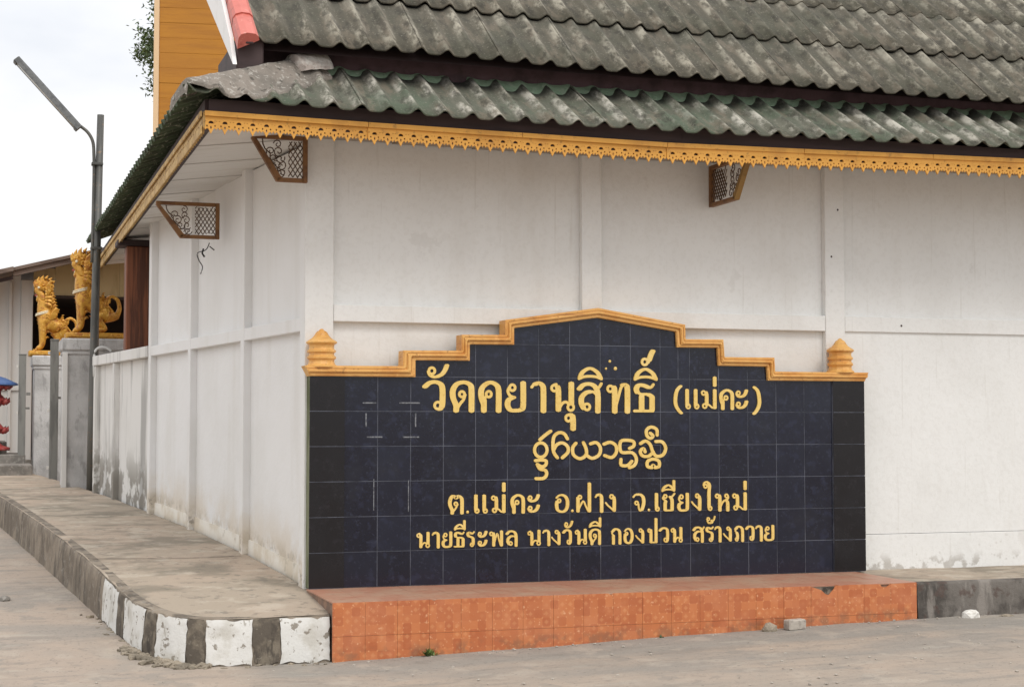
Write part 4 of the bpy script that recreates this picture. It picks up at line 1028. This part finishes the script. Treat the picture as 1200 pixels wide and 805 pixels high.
# --- carved brackets under the eaves
def bracket(org, u, depth, top_z, hgt, bottom, edge_mat=None, seed=0):
    """flat triangular-topped frame: org = wall point (x,y), u = outward unit, with lattice and scroll infill"""
    u = Vector(u).normalized(); w = Vector((-u.y, u.x, 0)); t = .020
    def F(a, b, z): v = Vector((org[0], org[1], 0))+u*a+w*b; return (v.x, v.y, z)
    fr_ = .032
    bm = bmesh.new(); add_box(bm, (0, -t, top_z-hgt), (fr_, t, top_z), .003, F)
    frame = put('bracket', fin(bm), m_bracket, hall)
    bm = bmesh.new(); add_box(bm, (fr_+.001, -t, top_z-fr_*.9), (depth, t, top_z), .003, F); put('frame_bar', fin(bm), m_bracket, frame)
    bz = top_z-hgt
    bm = bmesh.new(); add_box(bm, (fr_+.001, -t, bz), (bottom, t, bz+fr_*.9), .003, F); put('frame_bar', fin(bm), m_bracket, frame)
    bm = bmesh.new(); vs_ = []
    for b in (-t, t):
        vs_.append([bm.verts.new(F(a, b, z)) for a, z in ((bottom-fr_, bz+.028), (bottom+.002, bz), (depth+.002, top_z-.028), (depth-fr_, top_z-.028))])
    bm.faces.new(vs_[0]); bm.faces.new(vs_[1][::-1])
    for i in range(4): bm.faces.new((vs_[0][i], vs_[1][i], vs_[1][(i+1) % 4], vs_[0][(i+1) % 4]))
    put('frame_bar', fin(bm), edge_mat or m_bracket, frame)
    bm = bmesh.new(); rr = .0042
    lim = bottom*.62
    zt, zb = top_z-fr_, bz+fr_
    n = 5
    for i in range(-7, 9):
        for sgn in (1, -1):
            pts = []
            for k in range(17):
                a = fr_+(lim-fr_)*k/16; z = zb+(i*.052)+(a-fr_)*1.55*sgn+(0 if sgn > 0 else .06)
                if zb <= z <= zt: pts.append(F(a, .002*sgn, z))
            if len(pts) > 1: add_tube(bm, [pts[0], pts[-1]], rr, 5)
    # scrolls
    def edge(z): return bottom+(depth-bottom)*(z-bz)/hgt-fr_
    rnd = random.Random(seed)
    for k in range(9):
        z = zb+.03+(zt-zb-.05)*(k % 5)/4.2; a = lim+.03+(edge(z)-lim-.04)*(.3 if k < 5 else .75)
        pts = []
        r0 = .030+.012*rnd.random(); ph = rnd.random()*6
        for q in range(15):
            th = ph+q*.55; r = r0*(1-q/17); pts.append(F(min(edge(z)-.004, max(lim-.03, a+r*math.cos(th))), .0, max(zb, min(zt, z+r*math.sin(th)))))
        add_tube(bm, pts, .0042, 5)
    pts = [F(edge(zb+(zt-zb)*q/8)-.018+.012*math.sin(q*2.2), 0, zb+(zt-zb)*q/8) for q in range(9)]
    add_tube(bm, pts, .005, 5)
    put('filigree', fin(bm), m_filigree, frame)['kind'] = 'stuff'
bracket((-.030, .06), (-1, -.02, 0), .395, 3.500, .325, .215, seed=1)
bracket((3.112, .148), (0, -1, 0), .66, 3.462, .315, .445, m_bracket_y, seed=2)
v = P0+DS*2.33
bracket((v.x, v.y), (-1, 0, 0), .52, 3.325, .30, .32, seed=3)
for xx in (7.15,): bracket((xx, .148), (0, -1, 0), .66, 3.50, .315, .445, m_bracket_y, seed=5)
v = P0+DS*6.4
# --- timber post at the far end of the side eave
box('timber_post', (-.775, 6.02, 2.253), (-.50, 6.28, 3.335), m_wood, hall, .01)
box('post_cap', (-.87, 5.98, 3.337), (-.47, 6.32, 3.40), m_dark, hall, .01)

cable = thing('loose_cable', 'black loose cable dangling below the filigree bracket on the side wall', 'cable', (-.44, 2.40, 3.0))
bm = bmesh.new(); add_tube(bm, catmull([(-.40, 2.38, 2.99), (-.43, 2.37, 2.93), (-.50, 2.36, 2.90), (-.485, 2.37, 2.84), (-.455, 2.38, 2.79), (-.47, 2.38, 2.73)], 4), .0042, 6)
add_tube(bm, [(-.40, 2.37, 2.96), (-.36, 2.37, 2.93)], .005, 6); add_tube(bm, [(-.45, 2.37, 2.94), (-.46, 2.37, 2.90), (-.44, 2.37, 2.87)], .008, 6)
put('wire', fin(bm, True), m_blackcable, cable)

# ================================================================ BOUNDARY WALL
bw = thing('boundary_wall', 'streaked white boundary wall running from the hall to the gate pillar', 'wall', (-.8, 6.2, .7))
box('wall', (4.91, -.20, .3), (7.60, -.081, 2.24), m_wall_far, bw, 0, side)
pp = [(6.50, 6.59), (7.53, 7.62)]
for a, b in pp: box('post', (a, -.09, .3), (b, 0, 2.14), m_wall_far, bw, .004, side)
prev = 4.905
for a, b in pp:
    box('wall_panel', (prev+.002, -.08, .3), (a-.002, -.058, 2.14), m_wall_far, bw, 0, side); prev = b
box('coping', (4.905, -.22, 2.142), (7.64, .012, 2.25), m_wall_far, bw, .006, side)

# ================================================================ GATE PILLARS, LIONS, GATE POSTS
def pillar(x0, x1, y0, y1, zb, zt, label):
    p = thing('gate_pillar', label, 'pillar', ((x0+x1)/2, (y0+y1)/2, zb), 'gate pillars')
    box('shaft', (x0+.035, y0+.035, zb-.1), (x1-.035, y1-.035, zt-.15), m_pillar, p, .012)
    box('cap', (x0, y0, zt-.148), (x1, y1, zt), m_pillar, p, .018)
    box('neck', (x0+.02, y0+.02, zt-.19), (x1-.02, y1-.02, zt-.1485), m_pillar, p, .006)
    return p
pillar(-1.305, -.545, 8.6, 9.25, .78, 2.50, 'mildewed grey gate pillar beside the lamp post, nearer to the hall')
pillar(-1.535, -1.02, 12.3, 12.95, .70, 2.44, 'pale gate pillar behind the slim steel gate posts, farther from the hall')
bm = bmesh.new(); add_box(bm, (-1.285, 8.59, .70), (-1.225, 8.634, 2.33), .004)
tag(put('corner_strip', fin(bm), m_salawall), 'white painted strip down the near gate pillar edge', 'trim')

def lion(loc, label, sc=1.0):
    root = thing('guardian_lion', label, 'statue', loc, 'gilded guardian lions on the gate pillars')
    L = Vector(loc)
    def T(x, y, z): return Vector((L.x+x*sc*.84+.015, L.y+y*sc, L.z+z*sc+.075))
    # --- one continuous body grown from a skeleton
    V = [(.19, 0, .20, .125), (.06, 0, .28, .120), (-.08, 0, .37, .115), (-.19, 0, .44, .118), (-.195, 0, .56, .098), (-.185, 0, .665, .092), (-.195, 0, .775, .105), (-.270, 0, .815, .060), (-.345, 0, .825, .040)]
    E_ = [(i, i+1) for i in range(8)]
    def chain(start, pts):
        prev_ = start
        for p in pts: V.append(p); E_.append((prev_, len(V)-1)); prev_ = len(V)-1
    chain(6, [(-.245, 0, .690, .046), (-.310, 0, .655, .032)])               # lower jaw, mouth open
    for s in (-1, 1):
        chain(3, [(-.205, s*.075, .36, .062), (-.205, s*.085, .20, .048), (-.210, s*.085, .07, .042), (-.260, s*.088, .030, .040), (-.310, s*.088, .024, .028)])
        chain(0, [(.10, s*.105, .20, .088), (.0, s*.125, .19, .066), (.06, s*.13, .10, .046), (.13, s*.13, .045, .040), (.04, s*.13, .028, .036), (-.04, s*.13, .024, .028)])
    chain(0, [(.285, 0, .20, .040), (.325, 0, .30, .028), (.30, 0, .40, .024), (.22, 0, .445, .022), (.15, 0, .42, .020), (.13, 0, .38, .014)])
    me = bpy.data.meshes.new('lion_body'); me.from_pydata([T(*v[:3]) for v in V], E_, []); me.update()
    o = bpy.data.objects.new('tmp', me); COL.objects.link(o)
    o.modifiers.new('skin', 'SKIN')
    for i, v in enumerate(me.skin_vertices[0].data): v.radius = (V[i][3]*sc, V[i][3]*sc); v.use_root = (i == 0)
    sb = o.modifiers.new('sub', 'SUBSURF'); sb.levels = 2; sb.render_levels = 2
    me2 = bpy.data.meshes.new_from_object(o.evaluated_get(bpy.context.evaluated_depsgraph_get()))
    bpy.data.objects.remove(o); me2.materials.clear()
    for p in me2.polygons: p.use_smooth = True
    put('body', me2, m_lion, root)
    def spike(bm, x, y, z, dx, dz, l, r, dy=0):
        p0 = T(x, y, z); d = Vector((dx, dy, dz)).normalized()
        c = Vector((-d.z, 0, d.x))
        add_tube(bm, [p0-d*.01, p0+d*l*.35*sc+c*.010*sc, p0+d*l*.7*sc+c*.018*sc, p0+d*l*sc-c*.004], [r*sc, r*1.05*sc, r*.6*sc, .002], 6)
    bm = bmesh.new()
    for k in range(6):                                                      # flame crest
        t = k/5; spike(bm, -.285+.19*t, 0, .84+.02*math.sin(t*PI), -.35+.9*t, 1.0, .115+.045*math.sin(t*PI), .040)
    for s in (-1, 1):
        for k in range(4): spike(bm, -.24+.045*k, s*.045, .825-.01*k, -.2+.35*k, 1.0, .085, .030, s*.3)
        for k in range(6): spike(bm, -.145-.004*k, s*.08, .82-.04*k, 1.0, .55-.22*k, .095, .032, s*.35)   # cheek mane
    put('crest', fin(bm), m_lion, root)['kind'] = 'stuff'
    bm = bmesh.new()
    for k in range(7): spike(bm, -.115+.012*k, 0, .74-.042*k, 1, .45, .08, .036)                          # mane down the neck
    for s in (-1, 1):
        for k in range(3): spike(bm, -.09+.03*k, s*.10, .42+.01*k, .55, 1.0, .17-.02*k, .026, s*.2)        # shoulder flames
    for k in range(3): spike(bm, .135-.02*k, 0, .39+.02*k, -.6+.4*k, -.4+.5*k, .06, .02)                 # tail tuft
    put('mane', fin(bm), m_lion, root)['kind'] = 'stuff'
    bm = bmesh.new()
    for z, r in ((.515, .113), (.495, .118)): add_tube(bm, [T(-.197+r*math.cos(a), r*.92*math.sin(a), z-.028*math.cos(a)*-1) for a in [2*PI*k/18 for k in range(19)]], .010*sc, 6)
    put('collar', fin(bm, True), m_lionwhite, root)
    bm = bmesh.new()
    for s in (-1, 1):
        bmesh.ops.create_uvsphere(bm, u_segments=8, v_segments=6, radius=.018*sc, matrix=Matrix.Translation(T(-.275, s*.070, .840)))
        for k in range(4): spike(bm, -.262-.012*k, s*.024, .755, 0, -1, .024, .006)
        for k in range(4): spike(bm, -.258-.010*k, s*.020, .712, -.2, 1, .022, .006)
    put('teeth_and_eyes', fin(bm), m_lionwhite, root)['kind'] = 'stuff'
    bm = bmesh.new(); add_tube(bm, [T(-.235, 0, .735), T(-.285, 0, .735), T(-.335, 0, .742)], [.030*sc, .024*sc, .008*sc], 8); put('tongue', fin(bm, True), m_lionred, root)
    bm = bmesh.new()
    for s in (-1, 1):
        for lx in (-.325, -.055):
            for k in range(3): spike(bm, lx+.02, s*(.108 if lx < -.2 else .13)+(k-1)*.02-(s*.02 if lx < -.2 else 0), .022, -1, -.1, .035, .012)
    put('claws', fin(bm), m_lion, root)['kind'] = 'stuff'
    bm = bmesh.new()
    for sg in (-1, 1):
        add_tube(bm, [T(.13+.085*(1-q/26)*math.cos(q*.5), sg*(.118+.0012*q), .235+.085*(1-q/26)*math.sin(q*.5)) for q in range(24)], .010*sc, 5)
        add_tube(bm, [T(-.15+.055*(1-q/22)*math.cos(q*.5), sg*(.108+.001*q), .43+.055*(1-q/22)*math.sin(q*.5)) for q in range(20)], .008*sc, 5)
        for k in range(4): spike(bm, .02+.05*k, sg*.13, .27+.03*k, .5, 1, .07, .016, sg*.3)
        for k in range(3): spike(bm, -.165, sg*.09, .30-.07*k, 1, .35, .05, .014, sg*.2)
        for k in range(3): spike(bm, -.13, sg*.105, .86-.05*k, .8, .9, .10, .026, sg*.5)
    for k in range(5): spike(bm, -.275+.012*k, 0, .48-.05*k, -1, -.5, .035, .022)
    put('scroll_ornament', fin(bm), m_lion, root)['kind'] = 'stuff'
    bm = bmesh.new(); add_box(bm, tuple(T(-.42, -.20, -.075)), tuple(T(.40, .20, -.002)), .012); put('plinth', fin(bm), m_lion, root)
    bm = bmesh.new(); add_box(bm, tuple(T(-.40, -.215, -.055)), tuple(T(.38, .215, -.025)), .006); put('plinth_band', fin(bm), m_lion, root)
lion((-.905, 8.92, 2.502), 'gilded guardian lion on the near gate pillar, partly behind the lamp post', 1.02)
lion((-1.215, 12.62, 2.442), 'gilded guardian lion on the far gate pillar, in front of the white sala wall', 1.06)

def gate_post(x, y, z0, z1, r, label, holes=True):
    t = thing('gate_post', label, 'post', (x, y, z0), 'steel gate posts')
    box('upright', (x-r, y-r, z0-.05), (x+r, y+r, z1), m_gate, t, .006)
    box('top_cap', (x-r*1.1, y-r*1.1, z1+.001), (x+r*1.1, y+r*1.1, z1+.018), m_gate, t, .004)
    for k in range(3):
        z = z0+.12+(z1-z0-.3)*k/2; box('lug', (x-r-.03, y-.02, z), (x-r-.001, y+.02, z+.04), m_whitestone, t, .003)
    box('hinge', (x+r+.001, y-.012, z1-.75), (x+r+.055, y+.012, z1-.72), m_gate, t, .002)
gate_post(-1.300, 10.5, .79, 2.56, .052, 'thicker grey steel gate post just left of the near gate pillar')
gate_post(-1.655, 12.3, .85, 2.44, .048, 'slimmer grey steel gate post standing on the cement step at far left')
box_ = box('latch_bar', (-1.60, 12.28, 1.885), (-1.545, 12.32, 1.925), m_gate, None, .004)
tag(box_, 'short grey latch bar between the slim gate post and the far pillar', 'latch')

# ================================================================ STREET LAMP
lamp = thing('street_lamp', 'leaning grey steel street lamp with long fluorescent batten on a curved arm', 'street lamp', (-.97, 8.1, .74))
LY = 8.1
bm = bmesh.new(); add_tube(bm, [(-.970, LY, .70), (-.965, LY, 1.6), (-.950, LY, 3.0), (-.918, LY, 5.075)], [.056, .054, .047, .040], 14)
put('pole', fin(bm, True), m_steel, lamp)
bm = bmesh.new(); add_tube(bm, catmull([(-.995, LY-.01, 3.35), (-.985, LY-.01, 4.30), (-.990, LY-.01, 4.62), (-1.005, LY-.01, 4.76), (-1.06, LY-.01, 4.86), (-1.14, LY-.01, 4.925), (-1.20, LY-.01, 4.96)], 5), .019, 8)
put('arm', fin(bm, True), m_steel, lamp)
for z in (3.5, 4.48):
    bm = bmesh.new(); add_box(bm, (-1.015, LY-.052, z), (-.885, LY+.052, z+.035), .006); put('clamp', fin(bm), m_steel, lamp)
da = Vector((-1.875+1.165, 0, 5.680-4.915)).normalized(); c0 = Vector((-1.155, LY, 4.905)); ln = 1.04
dn_ = Vector((da.z, 0, -da.x))          # normal of the batten in its plane
if dn_.z < 0: dn_ = -dn_
def BF(a, b, c): v = c0+da*a+Vector((0, 1, 0))*b+dn_*c; return (v.x, v.y, v.z)
bm = bmesh.new(); sec = [(-.075, -.040), (-.062, .012), (-.030, .038), (.030, .038), (.062, .012), (.075, -.040), (.062, -.040), (.050, -.005), (-.050, -.005), (-.062, -.040)]
g = [[bm.verts.new(BF(a, b, c)) for b, c in sec] for a in (0, ln*.5, ln)]
for A, B in zip(g, g[1:]):
    for k in range(len(sec)): bm.faces.new((A[k], A[(k+1) % len(sec)], B[(k+1) % len(sec)], B[k]))
bm.faces.new(g[0][::-1]); bm.faces.new(g[-1]); put('housing', fin(bm), m_lampbody, lamp)
for b in (-.025, .025):
    bm = bmesh.new(); add_tube(bm, [BF(.05, b, -.026), BF(ln-.05, b, -.026)], .014, 10); put('tube', fin(bm, True), m_tube, lamp)
for a in (0, ln-.045):
    bm = bmesh.new(); add_box(bm, (a, -.068, -.05), (a+.045, .068, -.006), .004, BF); put('end_holder', fin(bm), m_lampbody, lamp)

for pts, lab in (([(-.985, 7.62, 2.02), (-.985, 7.62, 2.27), (-.94, 7.62, 2.345), (-.86, 7.62, 2.35), (-.80, 7.62, 2.31)], 'white bent conduit hooking over the wall end beside the lamp post'),
                 ([(-.60, 8.1, 2.55), (-.52, 8.05, 2.56), (-.43, 8.0, 2.50), (-.36, 7.9, 2.42)], 'white bent conduit beside the foot of the timber post')):
    c = thing('conduit_pipe', lab, 'pipe', pts[0]); bm = bmesh.new(); add_tube(bm, catmull(pts, 4), .013, 8); put('pipe', fin(bm, True), m_conduit, c)

# ================================================================ SALA BEHIND THE GATE
sala = thing('gate_sala', 'white hall with dim open bay and low brown roof edge behind the gate', 'building', (-.8, 18, .85))
bm = bmesh.new(); add_prism(bm, [(-6, .3), (-1.62, .3), (-1.62, 3.88), (-6, 2.735)], 16.0, 16.25); put('wall', fin(bm), m_salawall, sala)
box('column', (-1.618, 15.94, .3), (-1.43, 16.25, 3.80), m_salawall, sala, .01)
for x in (-1.80, -2.6, -3.6): box('pilaster', (x, 15.955, .3), (x+.05, 15.999, 3.80+(x+1.75)*.262-.02), m_salawall, sala, .006)
box('dado_rail', (-6, 15.965, 2.02), (-1.62, 15.999, 2.07), m_salawall, sala, .004)
box('column', (.25, 15.94, .3), (.5, 16.25, 3.60), m_salawall, sala, .01)
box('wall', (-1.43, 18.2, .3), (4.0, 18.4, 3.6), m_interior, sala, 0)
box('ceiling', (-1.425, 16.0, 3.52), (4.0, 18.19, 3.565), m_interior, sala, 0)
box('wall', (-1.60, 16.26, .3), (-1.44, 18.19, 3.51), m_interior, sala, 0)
box('floor_slab', (-6, 15.8, .2), (4.0, 18.2, .92), m_step, sala, .01)
for k in range(16):
    x0 = -1.425+k*.34; z1 = min(3.63+(x0+1.9)*.262, 4.9)
    box('gable_board', (x0, 16.04+.006*(k % 2), 3.567), (x0+.338, 16.09, z1+.25), m_cream, sala, .003)
def rake(x0, z0, x1, z1, th, y0, y1, m_, name):
    bm = bmesh.new(); add_prism(bm, [(x0, z0-th), (x1, z1-th), (x1, z1), (x0, z0)], y0, y1); put(name, fin(bm), m_, sala)
rake(-1.75, 3.895, 2.6, 5.03, .10, 15.25, 15.32, m_salaroof, 'bargeboard')
rake(-1.75, 3.93, 2.6, 5.07, .05, 15.20, 18.6, m_salaroof, 'roof')
rake(-6.0, 2.817, -1.752, 3.93, .07, 15.05, 18.3, m_salaroof, 'roof')
rake(-6.0, 2.68, -1.752, 3.795, .05, 15.25, 15.31, m_dark, 'eave_board')
# steps at the far left of the gate
steps = thing('cement_steps', 'two rough grey cement steps at the far left of the gate', 'steps', (-2.2, 12, .8))
box('step', (-4.2, 11.45, .4), (-1.525, 12.9, .945), m_step, steps, .015)
box('step', (-4.2, 12.25, .9), (-1.60, 13.6, 1.07), m_step, steps, .015)
box('step', (-4.2, 12.9, 1.0), (-1.84, 14.4, 1.24), m_step, steps, .015)
# small spirit shrine with blue canopy
shr = thing('spirit_shrine', 'small red lotus pedestal shrine with a blue canopy at the left edge', 'shrine', (-2.18, 12.55, 1.05))
bm = bmesh.new()
prof = [(.30, 0), (.30, .04), (.20, .07), (.15, .12), (.14, .20), (.20, .27), (.26, .30), (.20, .33), (.16, .38), (.14, .5), (.15, .6), (.22, .67), (.27, .70), (.22, .73), (.17, .78), (.17, .83), (.25, .88), (.30, .91)]
add_lathe(bm, prof, (-2.10, 12.55, 1.12), 16); put('pedestal', fin(bm, True), m_red, shr)
for zz, rr in ((.29, .26), (.69, .27), (.90, .30)):
    for k in range(12):
        a = 2*PI*k/12; bm = bmesh.new(); c = Vector((-2.10+rr*math.cos(a), 12.55+rr*math.sin(a), 1.12+zz))
        add_tube(bm, [c+Vector((-.05*math.cos(a), -.05*math.sin(a), -.03)), c, c+Vector((.015*math.cos(a), .015*math.sin(a), .05))], [.045, .035, .004], 6); put('petal', fin(bm, True), m_red, shr)
bm = bmesh.new(); add_lathe(bm, [(.33, .915), (.40, .93), (.385, .955), (.22, 1.03), (.08, 1.07), (.02, 1.2), (.004, 1.3)], (-2.10, 12.55, 1.10), 20); put('canopy', fin(bm), m_blue, shr)

# ================================================================ OCHRE BUILDING AND TREE BEHIND
oc = thing('ochre_building', 'tall ochre boarded building end rising behind the hall roof', 'building', (.05, 12.0, .8))
RO = Matrix.Translation((.052, 12.0, 0)) @ Matrix.Rotation(math.radians(-9), 4, 'Z')
def OF(x, y, z): v = RO @ Vector((x, y, z)); return (v.x, v.y, v.z)
box('core', (.10, .06, .5), (6.0, 5, 9.2), m_ochre, oc, 0, OF)
PLK = bpy.data.meshes.new('plank'); bm = bmesh.new(); add_box(bm, (0, 0, 0), (5.9, .035, .2155), .003); bmesh.ops.recalc_face_normals(bm, faces=bm.faces); bm.to_mesh(PLK); bm.free(); PLK.materials.append(m_ochre)
for k in range(38):
    put('plank', PLK, None, oc, RO @ Matrix.Translation((.077, .018+random.uniform(-.003, .003), .9+k*.2165)) @ Matrix.Rotation(random.uniform(-.001, .001), 4, 'Y'))
box('corner_board', (0, 0, .5), (.075, .2, 9.2), m_corner, oc, .006, OF)
bm = bmesh.new(); add_prism(bm, [(-.3, 9.2), (6.4, 9.2), (3.1, 11.3)], -.35, 5.4, OF); put('roof', fin(bm), m_salaroof, oc)

tree = thing('leafy_tree', 'small leaved green tree showing past the pale corner of the ochre building', 'tree', (1.9, 19, .8))
bm = bmesh.new(); add_tube(bm, catmull([(1.9, 19, .5), (1.85, 19, 3), (1.8, 18.9, 5.5), (1.7, 18.8, 7.5), (1.6, 18.6, 9.5)], 3), [.2, .19, .18, .17, .16, .15, .14, .13, .12, .11, .09, .07, .05][:13], 8)
for k in range(12):
    z = 5.0+.4*k; a = k*2.4; c = Vector((1.72-.02*k, 18.8, z)); add_tube(bm, [c, c+Vector((.4*math.cos(a), .4*math.sin(a), .35)), c+Vector((.75*math.cos(a), .75*math.sin(a), .5))], [.05, .03, .012], 5)
put('trunk', fin(bm, True), m_bark, tree)
lv = []; lf_ = []
rnd = random.Random(5)
clumps = []
for k in range(230):
    th = rnd.random()*2*PI; z = rnd.uniform(7.4, 10.5); R_ = (1.32-.12*abs(z-8.6))*rnd.uniform(.35, 1)
    clumps.append((Vector((1.62+R_*math.cos(th), 18.8+R_*math.sin(th), z)), rnd.uniform(.12, .26)))
for c, r in clumps:
    for q in range(75):
        p = c+Vector((rnd.gauss(0, r*.5), rnd.gauss(0, r*.5), rnd.gauss(0, r*.5)))
        u = Vector((rnd.uniform(-1, 1), rnd.uniform(-1, 1), rnd.uniform(-1, .4))).normalized(); w = u.cross(Vector((rnd.uniform(-1, 1), rnd.uniform(-1, 1), 1))).normalized()
        s = rnd.uniform(.03, .055); i0 = len(lv)
        lv += [p, p+u*s+w*s*.42, p+u*s*2, p+u*s-w*s*.42]; lf_.append((i0, i0+1, i0+2, i0+3))
put('crown', mesh(lv, lf_), m_leaf, tree)

# ================================================================ SMALL THINGS ON THE GROUND
def lump(name, loc, size, m_, label, cat, seed, rot=0, sub=2, rough_=.25):
    bm = bmesh.new(); bmesh.ops.create_icosphere(bm, subdivisions=sub, radius=1)
    for v in bm.verts:
        v.co *= 1+rough_*nrm(v.co, 1.6, seed)+.1*nrm(v.co, 4, seed)
        if v.co.z < -.45: v.co.z = -.45
    bmesh.ops.transform(bm, matrix=Matrix.Translation(loc) @ Matrix.Rotation(rot, 4, 'Z') @ Matrix.Diagonal((size[0], size[1], size[2], 1)) @ Matrix.Translation((0, 0, .45)), verts=bm.verts)
    return tag(put(name, fin(bm), m_), label, cat)
gz = lambda x, y: ground_z(x, y)+.002
bm = bmesh.new(); add_box(bm, (-.07, -.04, 0), (.07, .04, .072), .008)
for v in bm.verts: v.co += Vector((nrm(v.co, 30), nrm(v.co, 30, 5), nrm(v.co, 30, 9)))*.006
bmesh.ops.transform(bm, matrix=Matrix.Translation((3.205, -.965, gz(3.2, -.96)-.004)) @ Matrix.Rotation(.12, 4, 'Z'), verts=bm.verts)
tag(put('broken_block', fin(bm), m_block), 'small pale broken block lying against the orange tiled step', 'block')
lump('dirt_clod', (3.02, -.95, gz(3.0, -.95)-.01), (.055, .04, .045), m_rubble, 'brown dirt clod beside the pale broken block at the step', 'clod', 4)
lump('white_stone', (4.63, -.95, gz(4.63, -.95)-.005), (.075, .05, .040), m_whitestone, 'small white stone lying against the blackened kerb', 'stone', 6)
lump('brown_stone', (4.90, -.99, gz(4.9, -1)-.008), (.06, .03, .018), m_rubble, 'flat brown stone right of the white one by the blackened kerb', 'stone', 8)
lump('road_stone', (-1.99, 1.9, gz(-2, 1.9)-.01), (.05, .05, .03), m_step, 'small grey stone on the road beside the unpainted kerb', 'stone', 11)
# weeds
for (x, y, n, s, lab) in ((.60, -.90, 46, .055, 'small green weed sprouting at the foot of the orange step'), (2.22, -.895, 14, .028, 'tiny dry weed tuft at the middle of the orange step foot')):
    w_ = thing('weed', lab, 'weed', (x, y, ground_z(x, y))); lv = []; lf_ = []; rn = random.Random(int(x*100))
    for k in range(n):
        a = rn.random()*2*PI; el = rn.uniform(.3, 1.3); L = s*rn.uniform(.6, 1.2); d = Vector((math.cos(a)*math.cos(el), math.sin(a)*math.cos(el), math.sin(el)))
        p = Vector((x+rn.gauss(0, s*.3), y+rn.gauss(0, s*.12)-.01, ground_z(x, y))); wv = d.cross(Vector((0, 0, 1))).normalized()*s*.16
        i0 = len(lv); lv += [p, p+d*L*.5+wv, p+d*L, p+d*L*.5-wv]; lf_.append((i0, i0+1, i0+2, i0+3))
    put('leaves', mesh(lv, lf_), m_leaf, w_)
